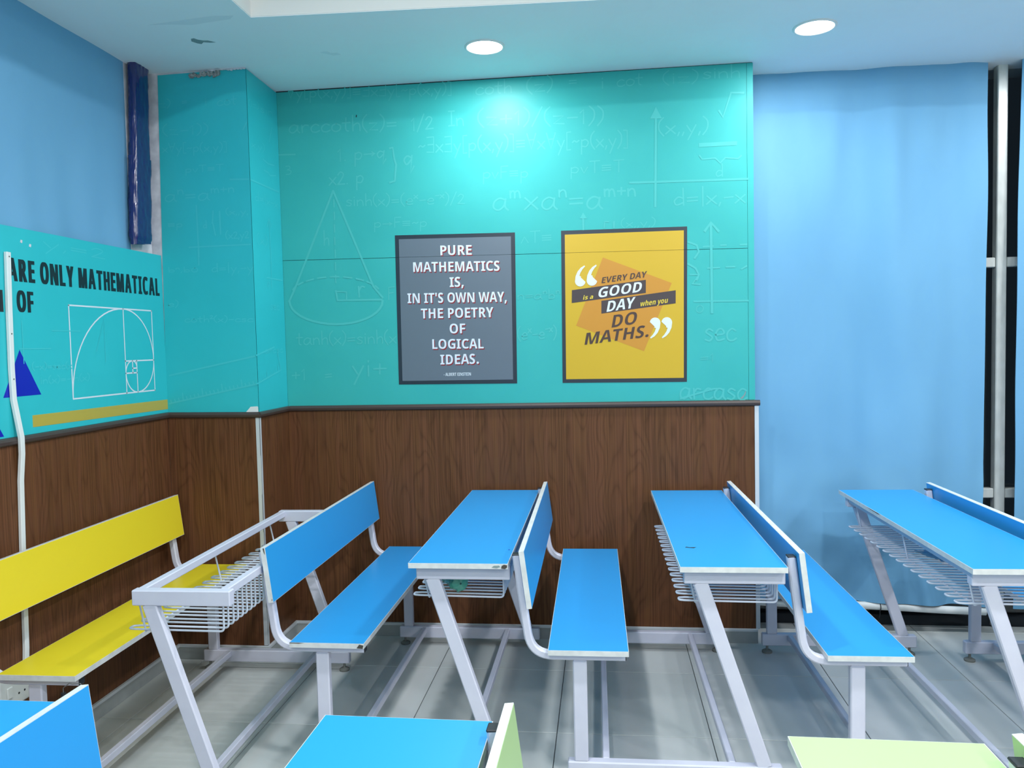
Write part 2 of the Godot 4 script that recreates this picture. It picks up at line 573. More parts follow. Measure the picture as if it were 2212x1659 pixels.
func text_mesh(txt: String) -> Array:
	if not text_cache.has(txt):
		var f := SystemFont.new()
		f.font_names = PackedStringArray(["Droid Sans"])
		f.font_weight = 700
		var tm := TextMesh.new()
		tm.font = f
		tm.font_size = 64
		tm.pixel_size = 0.01
		tm.depth = 0.0
		tm.curve_step = 2.0
		tm.horizontal_alignment = HORIZONTAL_ALIGNMENT_LEFT
		tm.text = txt
		var arr := tm.get_mesh_arrays()
		var v: PackedVector3Array = arr[Mesh.ARRAY_VERTEX]
		var ix: PackedInt32Array = arr[Mesh.ARRAY_INDEX] if arr[Mesh.ARRAY_INDEX] != null else PackedInt32Array(range(v.size()))
		text_cache[txt] = [v, ix]
	return text_cache[txt]

# print flat letters on a plane between two baseline points
func add_letters(st: SurfaceTool, txt: String, x0: float, y0: float, x1: float, y1: float, cap: float, skew: float, fr: Array, z: float, fat := 0.0, from := -1.0, to := 2.0) -> void:
	var t := text_mesh(txt)
	var ref: PackedVector3Array = text_mesh("H")[0]
	var base := INF
	var top := -INF
	for p in ref:
		base = minf(base, p.y)
		top = maxf(top, p.y)
	var v: PackedVector3Array = t[0]
	var lo := INF
	var hi := -INF
	for p in v:
		lo = minf(lo, p.x)
		hi = maxf(hi, p.x)
	var ix: PackedInt32Array = t[1]
	var copies := [0.0] if fat == 0.0 else [-fat, -fat * 0.5, 0.0, fat * 0.5, fat]
	var n := 0
	for dx in copies:
		for k in range(0, ix.size(), 3):
			var q := []
			var mid := ((v[ix[k]].x + v[ix[k + 1]].x + v[ix[k + 2]].x) / 3.0 - lo) / (hi - lo)
			if mid < from or mid > to:
				continue
			for e in 3:
				var p := v[ix[k + e]]
				var s: float = (p.x + dx - lo + fat) / (hi - lo + 2.0 * fat)
				var h := (p.y - base) / (top - base)
				var x := lerpf(x0, x1, s) + h * cap * skew
				var y := lerpf(y0, y1, s) + h * cap
				q.append(fr[0] + fr[1] * x + fr[2] * y + fr[3] * (z + n * 0.00003))
			tri(st, q[0], q[1], q[2], fr[3], fr[3], fr[3])
		n += 1

# heavy condensed capitals, letter by letter
func add_heavy(st: SurfaceTool, txt: String, x0: float, x1: float, y: float, cap: float, fr: Array, z: float) -> void:
	var fat := 0.036
	var gap := 0.07
	var widths := []
	var total := -gap
	for ch in txt:
		var w := 0.14
		if ch != " ":
			var lo := INF
			var hi := -INF
			for p in text_mesh(ch)[0]:
				lo = minf(lo, p.x)
				hi = maxf(hi, p.x)
			w = hi - lo + 2.0 * fat
		widths.append(w)
		total += w + gap
	var x := 0.0
	for k in txt.length():
		if txt[k] != " ":
			add_letters(st, txt[k], lerpf(x0, x1, x / total), y, lerpf(x0, x1, (x + widths[k]) / total), y, cap, 0.0, fr, z, fat)
		x += widths[k] + gap

# a small chalk handwriting: [advance, strokes]; a stroke starts with 1 when it is curved
const CHALK := {
	"a": [0.56, [1, 0.42, 0.43, 0.25, 0.5, 0.08, 0.35, 0.05, 0.12, 0.2, 0.0, 0.38, 0.18, 0.44, 0.47], [1, 0.44, 0.47, 0.42, 0.15, 0.52, 0.0]],
	"b": [0.5, [0, 0.08, 1.0, 0.08, 0.0], [1, 0.08, 0.3, 0.25, 0.48, 0.42, 0.3, 0.33, 0.05, 0.08, 0.05]],
	"c": [0.48, [1, 0.42, 0.42, 0.25, 0.5, 0.07, 0.3, 0.1, 0.06, 0.28, 0.0, 0.45, 0.1]],
	"d": [0.5, [0, 0.4, 1.0, 0.42, 0.0], [1, 0.4, 0.4, 0.22, 0.48, 0.06, 0.25, 0.15, 0.02, 0.4, 0.15]],
	"e": [0.48, [1, 0.06, 0.25, 0.4, 0.3, 0.35, 0.48, 0.18, 0.48, 0.06, 0.25, 0.15, 0.02, 0.42, 0.08]],
	"h": [0.48, [0, 0.08, 1.0, 0.08, 0.0], [1, 0.08, 0.3, 0.25, 0.48, 0.38, 0.4, 0.4, 0.0]],
	"i": [0.22, [0, 0.1, 0.5, 0.1, 0.0], [0, 0.1, 0.68, 0.11, 0.74]],
	"m": [0.64, [0, 0.05, 0.48, 0.06, 0.0], [1, 0.06, 0.35, 0.2, 0.48, 0.28, 0.35, 0.28, 0.0], [1, 0.28, 0.35, 0.42, 0.48, 0.52, 0.35, 0.56, 0.0]],
	"n": [0.48, [0, 0.05, 0.48, 0.06, 0.0], [1, 0.06, 0.32, 0.22, 0.48, 0.36, 0.38, 0.4, 0.0]],
	"o": [0.5, [1, 0.25, 0.5, 0.08, 0.38, 0.06, 0.12, 0.22, 0.0, 0.4, 0.1, 0.44, 0.35, 0.25, 0.5]],
	"p": [0.5, [0, 0.08, 0.48, 0.06, -0.4], [1, 0.08, 0.4, 0.28, 0.5, 0.42, 0.32, 0.3, 0.06, 0.08, 0.1]],
	"q": [0.54, [1, 0.38, 0.4, 0.2, 0.48, 0.06, 0.28, 0.18, 0.05, 0.38, 0.28], [0, 0.42, 0.5, 0.34, -0.4, 0.5, -0.05]],
	"r": [0.42, [0, 0.06, 0.48, 0.08, 0.0], [1, 0.08, 0.3, 0.2, 0.47, 0.36, 0.44]],
	"s": [0.42, [1, 0.36, 0.42, 0.2, 0.5, 0.07, 0.38, 0.2, 0.27, 0.34, 0.15, 0.22, 0.0, 0.04, 0.06]],
	"t": [0.42, [1, 0.2, 0.85, 0.18, 0.12, 0.3, 0.0], [0, 0.03, 0.52, 0.38, 0.54]],
	"v": [0.42, [0, 0.04, 0.48, 0.18, 0.0, 0.36, 0.48]],
	"x": [0.46, [0, 0.04, 0.48, 0.4, 0.0], [0, 0.4, 0.48, 0.02, 0.0]],
	"y": [0.46, [0, 0.04, 0.48, 0.2, 0.1], [0, 0.4, 0.5, 0.08, -0.4]],
	"z": [0.48, [0, 0.05, 0.45, 0.4, 0.46, 0.05, 0.03, 0.42, 0.02]],
	"F": [0.5, [0, 0.08, 0.0, 0.1, 0.95, 0.46, 0.97], [0, 0.1, 0.5, 0.38, 0.52]],
	"I": [0.45, [0, 0.06, 0.95, 0.38, 0.97], [0, 0.22, 0.95, 0.22, 0.02], [0, 0.06, 0.0, 0.38, 0.03]],
	"T": [0.56, [0, 0.04, 0.93, 0.52, 0.96], [0, 0.28, 0.94, 0.27, 0.0]],
	"0": [0.5, [1, 0.25, 0.8, 0.08, 0.6, 0.06, 0.2, 0.22, 0.0, 0.4, 0.2, 0.42, 0.6, 0.25, 0.8]],
	"1": [0.3, [0, 0.04, 0.62, 0.16, 0.8, 0.15, 0.0]],
	"2": [0.46, [1, 0.05, 0.62, 0.2, 0.8, 0.36, 0.65, 0.25, 0.35, 0.04, 0.02], [0, 0.04, 0.02, 0.42, 0.03]],
	"3": [0.46, [1, 0.06, 0.78, 0.3, 0.8, 0.34, 0.58, 0.16, 0.45], [1, 0.16, 0.45, 0.4, 0.35, 0.34, 0.06, 0.05, 0.0]],
	"(": [0.3, [1, 0.24, 1.0, 0.07, 0.7, 0.06, 0.25, 0.24, -0.12]],
	")": [0.3, [1, 0.05, 1.0, 0.22, 0.7, 0.2, 0.25, 0.03, -0.12]],
	"[": [0.32, [0, 0.28, 1.0, 0.08, 0.98, 0.07, -0.12, 0.26, -0.1]],
	"]": [0.32, [0, 0.04, 1.0, 0.22, 0.98, 0.22, -0.12, 0.04, -0.1]],
	"|": [0.22, [0, 0.1, 1.05, 0.1, -0.1]],
	"/": [0.42, [0, 0.38, 1.0, 0.02, -0.1]],
	",": [0.18, [0, 0.1, 0.08, 0.04, -0.14]],
	".": [0.2, [0, 0.08, 0.02, 0.1, 0.05]],
	"=": [0.56, [0, 0.06, 0.42, 0.46, 0.44], [0, 0.06, 0.22, 0.46, 0.24]],
	"≡": [0.58, [0, 0.06, 0.55, 0.48, 0.57], [0, 0.06, 0.36, 0.48, 0.38], [0, 0.06, 0.17, 0.48, 0.19]],
	"+": [0.54, [0, 0.06, 0.34, 0.46, 0.36], [0, 0.26, 0.58, 0.25, 0.1]],
	"-": [0.46, [0, 0.06, 0.34, 0.4, 0.37]],
	"×": [0.6, [0, 0.1, 0.5, 0.5, 0.02], [0, 0.5, 0.52, 0.08, 0.0]],
	"~": [0.44, [1, 0.04, 0.34, 0.14, 0.44, 0.26, 0.36, 0.38, 0.46]],
	"→": [0.66, [0, 0.04, 0.34, 0.58, 0.35], [0, 0.44, 0.48, 0.6, 0.35, 0.44, 0.22]],
	"∃": [0.5, [0, 0.06, 0.95, 0.42, 0.98, 0.4, 0.0, 0.04, 0.02], [0, 0.1, 0.48, 0.4, 0.5]],
	"∀": [0.56, [0, 0.04, 0.98, 0.26, 0.0, 0.5, 0.98], [0, 0.14, 0.58, 0.4, 0.6]],
	"∧": [0.44, [0, 0.04, 0.0, 0.2, 0.5, 0.38, 0.0]],
	" ": [0.35],
}

var layer := 0

func add_chalk(st: SurfaceTool, e: Array, fr: Array) -> void:
	var txt: String = e[0]
	var cap: float = e[5]
	# measure
	var total := 0.0
	var k := 0
	while k < txt.length():
		if txt[k] == "^":
			k += 1
			total += CHALK[txt[k]][0] * 0.62
		else:
			total += CHALK[txt[k]][0]
		k += 1
	var x := 0.0
	k = 0
	var width: float = clampf(cap * 0.085, 0.0042, 0.009)
	while k < txt.length():
		var sc := 1.0
		var up := 0.0
		if txt[k] == "^":
			k += 1
			sc = 0.62
			up = 0.5
		var g: Array = CHALK[txt[k]]
		for s in range(1, g.size()):
			var raw: Array = g[s]
			var p := PackedVector2Array()
			for i in range(1, raw.size(), 2):
				var t: float = (x + raw[i] * sc) / total
				p.append(Vector2(lerpf(e[1], e[3], t), lerpf(e[2], e[4], t) + (up + raw[i + 1] * sc) * cap))
			layer += 1
			add_ribbon(st, smooth_line(p) if raw[0] == 1 else p, width, fr, 0.0003 + (layer % 40) * 0.00001)
		x += g[0] * sc
		k += 1

func chalk_set(parent: Node, words: Array, lines: Array, fr: Array, m: Material) -> void:
	for e in words:
		var st := begin()
		add_chalk(st, e, fr)
		obj("chalk_formula", st, m, parent)
	var sl := begin()
	for e in lines:
		var p := PackedVector2Array()
		for i in range(2, e.size(), 2):
			p.append(Vector2(e[i], e[i + 1]))
		layer += 1
		add_ribbon(sl, p, e[1], fr, 0.00072 + (layer % 40) * 0.00001)
	obj("chalk_diagram", sl, m, parent)

# ---------------------------------------------------------------- materials
var M := {}

func make_materials() -> void:
	M.teal = with_texture(paint(Color.WHITE, 0.42, 0.0, 0.36), mottle(rgb(56, 172, 169), rgb(62, 178, 174), 0.01, 3, 256), Vector3(0.7, 0.7, 0.7))
	M.teal_blue = with_texture(paint(Color.WHITE, 0.42, 0.0, 0.45), mottle(rgb(46, 186, 194), rgb(52, 191, 199), 0.01, 4, 256), Vector3(0.7, 0.7, 0.7))
	M.chalk = paint(rgb(77, 184, 180), 0.42, 0.0, 0.36)
	M.chalk_column = paint(rgb(66, 195, 202), 0.42)
	M.wood = with_texture(paint(Color.WHITE, 0.46, 0.0, 0.28), wood_texture(), Vector3(0.9, 0.55, 0.9))
	M.rail = paint(rgb(70, 58, 54), 0.4)
	M.trim = paint(rgb(206, 212, 216), 0.35, 0.1)
	M.skirting = with_texture(paint(Color.WHITE, 0.35), mottle(rgb(150, 156, 156), rgb(164, 169, 168), 0.02, 9, 256), Vector3(1.5, 1.5, 1.5))
	M.tile = []
	for k in 3:
		var t := with_texture(paint(Color.WHITE, 0.34, 0.0, 0.45), mottle([rgb(190, 194, 191), rgb(193, 197, 194), rgb(187, 192, 189)][k], [rgb(198, 201, 198), rgb(200, 203, 201), rgb(195, 199, 196)][k], 0.012, 40 + k, 256, 1.4), Vector3(0.8, 0.8, 0.8))
		M.tile.append(t)
	M.grout = paint(rgb(62, 66, 68), 0.8)
	M.ceiling = with_texture(paint(Color.WHITE, 0.75), mottle(rgb(236, 240, 241), rgb(242, 245, 246), 0.008, 6, 256), Vector3(0.5, 0.5, 0.5))
	M.white_paint = paint(rgb(233, 232, 228), 0.7)
	M.peel = paint(rgb(128, 150, 150), 0.85)
	M.stain = paint(rgb(225, 231, 233), 0.8)
	M.plaster = with_texture(paint(Color.WHITE, 0.85), mottle(rgb(196, 196, 204), rgb(224, 224, 230), 0.02, 17, 256, 1.6), Vector3(2, 2, 2))
	M.rough_plaster = with_texture(paint(Color.WHITE, 0.9), mottle(rgb(118, 120, 118), rgb(176, 176, 170), 0.05, 19, 256, 2.0), Vector3(4, 4, 4))
	M.curtain = with_texture(paint(Color.WHITE, 0.7, 0.0, 0.25), mottle(rgb(112, 167, 203), rgb(117, 172, 207), 0.008, 27, 256, 1.2), Vector3(0.9, 0.5, 0.9))
	M.navy = paint(rgb(24, 22, 96), 0.22, 0.0, 0.6)
	M.navy.clearcoat_enabled = true
	M.navy.clearcoat = 0.6
	M.navy.clearcoat_roughness = 0.06
	M.steel = with_texture(paint(Color.WHITE, 0.32, 0.15), mottle(rgb(188, 192, 188), rgb(208, 211, 207), 0.03, 31, 256), Vector3(3, 1, 3))
	M.glass = paint(Color(0.06, 0.08, 0.09, 0.15), 0.03)
	M.glass.transparency = BaseMaterial3D.TRANSPARENCY_ALPHA
	M.night = paint(rgb(34, 40, 46), 0.9)
	M.frame = with_texture(paint(Color.WHITE, 0.38, 0.0, 0.5), mottle(rgb(203, 204, 219), rgb(211, 212, 225), 0.01, 35, 256), Vector3(2, 2, 2))
	M.edge = with_texture(paint(Color.WHITE, 0.4), mottle(rgb(206, 209, 208), rgb(222, 224, 222), 0.02, 37, 256, 1.3), Vector3(4, 4, 4))
	M.blue = paint(rgb(44, 152, 218), 0.32, 0.0, 0.45)
	M.yellow = paint(rgb(230, 208, 46), 0.34, 0.0, 0.45)
	M.green = paint(rgb(172, 203, 140), 0.34, 0.0, 0.45)
	M.black_cap = paint(rgb(28, 32, 38), 0.5)
	M.foot = paint(rgb(118, 120, 114), 0.6)
	M.wire = paint(rgb(206, 212, 224), 0.38)
	M.poster_dark = paint(rgb(38, 48, 60), 0.32)
	M.poster_grey = paint(rgb(100, 112, 124), 0.32)
	M.poster_gold = paint(rgb(206, 168, 36), 0.34)
	M.poster_orange = paint(rgb(200, 138, 44), 0.34)
	M.poster_brown = paint(rgb(66, 55, 58), 0.34)
	M.print_white = paint(rgb(220, 228, 236), 0.34)
	M.print_red = paint(rgb(140, 30, 40), 0.34)
	M.print_black = paint(rgb(20, 32, 40), 0.34)
	M.print_brown = paint(rgb(72, 52, 46), 0.34)
	M.print_yellow = paint(rgb(224, 196, 60), 0.34)
	M.print_blue = paint(rgb(16, 30, 176), 0.34)
	M.print_gold = paint(rgb(184, 168, 72), 0.34)
	M.pvc = paint(rgb(226, 230, 228), 0.4)
	M.screw = paint(rgb(130, 132, 130), 0.4, 0.6)
	M.scuff = paint(rgb(72, 68, 62), 0.9)
	M.paper = paint(rgb(244, 236, 234), 0.8)
	M.plastic = paint(Color(0.26, 0.62, 0.54, 0.8), 0.12)
	M.plastic.transparency = BaseMaterial3D.TRANSPARENCY_ALPHA

const FR_BACK := [Vector3.ZERO, Vector3(1, 0, 0), Vector3(0, 1, 0), Vector3(0, 0, 1)]
const FR_COLUMN := [Vector3(0, 0, COL_Z), Vector3(1, 0, 0), Vector3(0, 1, 0), Vector3(0, 0, 1)]
const FR_SIDE := [Vector3(COL_X, 0, 0), Vector3(0, 0, -1), Vector3(0, 1, 0), Vector3(1, 0, 0)]
const FR_LEFT := [Vector3(LEFT_X, 0, 0), Vector3(0, 0, -1), Vector3(0, 1, 0), Vector3(1, 0, 0)]

func boxed(called: String, lo: Vector3, hi: Vector3, m: Material, parent: Node = null, ch := 0.002) -> MeshInstance3D:
	var st := begin()
	add_box(st, lo, hi, ch)
	return obj(called, st, m, parent)

func poly(a: Array) -> PackedVector2Array:
	var p := PackedVector2Array()
	for i in range(0, a.size(), 2):
		p.append(Vector2(a[i], a[i + 1]))
	return p

func slab(called: String, pts: Array, fr: Array, z0: float, z1: float, m: Material, parent: Node) -> MeshInstance3D:
	var st := begin()
	add_slab(st, poly(pts), fr[0], fr[1], fr[2], fr[3], z0, z1)
	return obj(called, st, m, parent)

# ---------------------------------------------------------------- the room
func build_floor() -> void:
	var f := boxed("floor", Vector3(-3.2, -0.12, -0.75), Vector3(RIGHT_X + 0.2, -0.0035, FRONT_Z + 0.2), M.grout)
	structure(f, "grey square floor tiles with thin dark joints", "floor")
	var t := 0.6
	var gap := 0.0016
	var meshes := {}
	var rng := RandomNumberGenerator.new()
	rng.seed = 4
	for i in range(-3, 11):
		for j in range(-2, 16):
			var x0 := maxf(-1.5573 + i * t, LEFT_X)
			var x1 := minf(-1.5573 + (i + 1) * t, RIGHT_X)
			var z0 := maxf(0.4007 + j * t, -0.30)
			var z1 := minf(0.4007 + (j + 1) * t, FRONT_Z)
			if x1 - x0 < 0.02 or z1 - z0 < 0.02:
				continue
			var key := "%.3f %.3f" % [x1 - x0, z1 - z0]
			if not meshes.has(key):
				var st := begin()
				add_box(st, Vector3(gap - (x1 - x0) * 0.5, -0.01, gap - (z1 - z0) * 0.5), Vector3((x1 - x0) * 0.5 - gap, 0.0, (z1 - z0) * 0.5 - gap), 0.0012)
				meshes[key] = st.commit()
			var o := put("tile", meshes[key], M.tile[rng.randi() % 3], f)
			o.position = Vector3((x0 + x1) * 0.5, 0, (z0 + z1) * 0.5)

func build_back_wall() -> void:
	var w := boxed("wall_back", Vector3(-3.1, 0, -0.16), Vector3(-0.002, CEIL + 0.02, -0.004), M.night)
	structure(w, "wall with teal chalk-formula mural above dark wood panelling", "wall")
	# the mural: two sheets with a joint that slopes a little, and a narrow strip at the right end
	var top := CEIL - 0.003
	var up := slab("mural_sheet", [COL_X, 2.0111, -0.031, 1.9902, -0.031, top, COL_X, top - 0.004], FR_BACK, -0.004, 0.0, M.teal, w)
	var low := slab("mural_sheet", [COL_X, 1.236, -0.031, 1.236, -0.031, 1.9880, COL_X, 2.0088], FR_BACK, -0.004, -0.0004, M.teal, w)
	slab("mural_sheet", [-0.0298, 1.236, 0.0, 1.236, 0.0, top, -0.0298, top], FR_BACK, -0.004, 0.0, M.teal, w)
	boxed("mural_edge", Vector3(-0.004, 1.236, -0.155), Vector3(0.0, CEIL - 0.005, -0.004), M.teal, w, 0.0005)
	var high := []
	var deep := []
	for e in BACK_WORDS:
		(high if e[2] > 1.99 else deep).append(e)
	chalk_set(up, high, BACK_LINES, FR_BACK, M.chalk)
	chalk_set(low, deep, [], FR_BACK, M.chalk)
	for h in BACK_HEADS:
		slab("chalk_arrowhead", h, FR_BACK, 0.0, 0.0012, M.chalk, up)
	slab("nail_hole", [-2.0055, 2.735, -2.0005, 2.7355, -1.999, 2.746, -2.0035, 2.748], FR_BACK, 0.0, 0.0004, M.print_black, up)
	slab("tear_mark", [-0.075, 1.242, -0.055, 1.262, -0.042, 1.29, -0.048, 1.262, -0.06, 1.243], FR_BACK, -0.0004, 0.0005, M.peel, low)
	boxed("wood_panel", Vector3(COL_X, 0.072, -0.004), Vector3(-0.003, 1.214, 0.0), M.wood, w, 0.0005)
	boxed("end_panel", Vector3(-0.004, 0.0, -0.155), Vector3(0.0, 1.236, -0.004), M.trim, w, 0.0005)
	boxed("edge_trim", Vector3(-0.004, 0.072, -0.012), Vector3(0.0165, 1.214, 0.004), M.trim, w, 0.001)
	# moulding along the top of the panelling
	var st := begin()
	var prof := []
	for q in [[0.0, -0.014], [0.008, -0.015], [0.013, -0.01], [0.015, 0.0], [0.012, 0.009], [0.005, 0.013], [0.0, 0.013]]:
		prof.append(Vector2(q[0], q[1]))
	add_moulding(st, [Vector3(COL_X + 0.012, RAIL_Y, 0.0), Vector3(0.022, RAIL_Y - 0.003, 0.0)], prof, Vector3(0, 0, 1))
	obj("moulding", st, M.rail, w)
	# skirting tiles with a pale strip on top
	var b := boxed("baseboard_back", Vector3(COL_X, 0.0, 0.0), Vector3(0.004, 0.06, 0.011), M.skirting, null, 0.0015)
	structure(b, "grey skirting tile along foot of wood panelling", "baseboard")
	boxed("top_strip", Vector3(COL_X, 0.06, 0.0), Vector3(0.004, 0.073, 0.014), M.trim, b, 0.001)
	# the rest of this side, past the curtained window
	var w2 := boxed("wall_back_right", Vector3(2.75, 0, -0.36), Vector3(RIGHT_X + 0.2, CEIL + 0.02, 0.0), M.teal)
	structure(w2, "teal end of back wall past the tall curtained window", "wall")
	boxed("wood_panel", Vector3(2.745, 0.0, -0.3), Vector3(RIGHT_X, 1.23, 0.006), M.wood, w2, 0.001)

# a moulding: profile (out, up) carried along points on a vertical wall that faces `out`
func add_moulding(st: SurfaceTool, pts: Array, prof: Array, out: Vector3) -> void:
	for k in pts.size() - 1:
		for i in prof.size() - 1:
			var q: Vector2 = prof[i]
			var r: Vector2 = prof[i + 1]
			var a: Vector3 = pts[k] + out * q.x + Vector3.UP * q.y
			var b: Vector3 = pts[k + 1] + out * q.x + Vector3.UP * q.y
			var c: Vector3 = pts[k + 1] + out * r.x + Vector3.UP * r.y
			var d: Vector3 = pts[k] + out * r.x + Vector3.UP * r.y
			var m := (q + r) * 0.5 - Vector2(0.004, 0.0)
			flat_quad(st, a, b, c, d, out * m.x + Vector3.UP * m.y)
	for e in [0, pts.size() - 1]:
		var along: Vector3 = (pts[0] - pts[1]) if e == 0 else (pts[e] - pts[e - 1])
		for i in range(1, prof.size() - 1):
			flat_tri(st, pts[e] + out * prof[0].x + Vector3.UP * prof[0].y, pts[e] + out * prof[i].x + Vector3.UP * prof[i].y, pts[e] + out * prof[i + 1].x + Vector3.UP * prof[i + 1].y, along)

func rail_profile() -> Array:
	var prof := []
	for q in [[0.0, -0.014], [0.008, -0.015], [0.013, -0.01], [0.015, 0.0], [0.012, 0.009], [0.005, 0.013], [0.0, 0.013]]:
		prof.append(Vector2(q[0], q[1]))
	return prof

func build_column() -> void:
	var w := boxed("wall_corner", Vector3(-3.1, 0, -0.002), Vector3(COL_X - 0.004, CEIL + 0.02, COL_Z - 0.004), M.plaster)
	structure(w, "boxed-out corner pier in teal mural and wood panelling", "wall")
	var top := CEIL - 0.004
	var f := slab("mural_sheet", [-2.9035, 1.2365, COL_X, 1.2365, COL_X, top, -2.876, top - 0.006, -2.893, 2.0], FR_COLUMN, -0.004, 0.0, M.teal_blue, w)
	var s := slab("mural_sheet", [-COL_Z + 0.0002, 1.2365, -0.0012, 1.2365, -0.0012, top - 0.004, -COL_Z + 0.0002, top], FR_SIDE, -0.004, 0.0, M.teal_blue, w)
	chalk_set(f, COLUMN_WORDS, COLUMN_LINES, FR_COLUMN, M.chalk_column)
	chalk_set(s, SIDE_WORDS, SIDE_LINES, FR_SIDE, M.chalk_column)
	boxed("wood_panel", Vector3(LEFT_X, 0.072, COL_Z - 0.004), Vector3(COL_X, 1.214, COL_Z), M.wood, w, 0.0005)
	boxed("wood_panel", Vector3(COL_X - 0.004, 0.072, 0.0), Vector3(COL_X, 1.214, COL_Z - 0.0005), M.wood, w, 0.0005)
	var st := begin()
	add_box(st, Vector3(COL_X - 0.018, 0.075, COL_Z), Vector3(COL_X + 0.003, 1.213, COL_Z + 0.003), 0.0008)
	add_box(st, Vector3(COL_X, 0.075, COL_Z - 0.016), Vector3(COL_X + 0.003, 1.213, COL_Z + 0.003), 0.0008)
	obj("corner_trim", st, M.trim, w)
	var st2 := begin()
	add_moulding(st2, [Vector3(LEFT_X, RAIL_Y + 0.004, COL_Z), Vector3(COL_X + 0.008, RAIL_Y, COL_Z)], rail_profile(), Vector3(0, 0, 1))
	add_moulding(st2, [Vector3(COL_X, RAIL_Y, COL_Z + 0.01), Vector3(COL_X, RAIL_Y, 0.0)], rail_profile(), Vector3(1, 0, 0))
	obj("moulding", st2, M.rail, w)
	# torn paper and crumbled plaster under the ceiling
	var rng := RandomNumberGenerator.new()
	rng.seed = 8
	var lump := begin()
	for k in 9:
		var c := Vector3(-2.70 + k * 0.017, CEIL - 0.016 - rng.randf() * 0.012, COL_Z + 0.004)
		var p := PackedVector2Array()
		for a in 6:
			p.append(Vector2(cos(TAU * a / 6.0), sin(TAU * a / 6.0)) * (0.007 + rng.randf() * 0.011))
		add_slab(lump, p, c, Vector3(1, 0, 0), Vector3(0, 1, rng.randf() * 0.8 - 0.2).normalized(), Vector3(0, -0.3, 1).normalized(), -0.004, 0.003 + rng.randf() * 0.006)
	obj("torn_plaster", lump, M.rough_plaster, w)
	var flake := begin()
	for k in 12:
		var x := -2.62 + k * 0.016
		var h := 0.006 + rng.randf() * 0.009
		add_slab(flake, poly([0, 0, 0.018, 0.001, 0.016, -h, 0.004, -h * 0.8]), Vector3(x, CEIL - 0.001, COL_Z + 0.002), Vector3(1, 0, 0), Vector3(0, 1, -0.3).normalized(), Vector3(0, 0.2, 1).normalized(), 0.0, 0.002)
	obj("torn_paper", flake, M.plaster, w)
	slab("paper_flap", [-2.492, 1.2385, -2.4300, 1.2385, -2.4305, 1.262, -2.434, 1.2655, -2.468, 1.264, -2.479, 1.252], FR_COLUMN, 0.002, 0.0045, M.pvc, w)
	var b := boxed("baseboard_corner", Vector3(LEFT_X, 0.0, COL_Z), Vector3(COL_X + 0.011, 0.06, COL_Z + 0.011), M.skirting, null, 0.0015)
	structure(b, "grey skirting tile round foot of corner pier", "baseboard")
	boxed("top_strip", Vector3(LEFT_X, 0.06, COL_Z), Vector3(COL_X + 0.013, 0.073, COL_Z + 0.014), M.trim, b, 0.001)
	boxed("side_tile", Vector3(COL_X, 0.0, 0.011), Vector3(COL_X + 0.011, 0.06, COL_Z), M.skirting, b, 0.0015)
	boxed("side_strip", Vector3(COL_X, 0.06, 0.011), Vector3(COL_X + 0.014, 0.073, COL_Z), M.trim, b, 0.001)

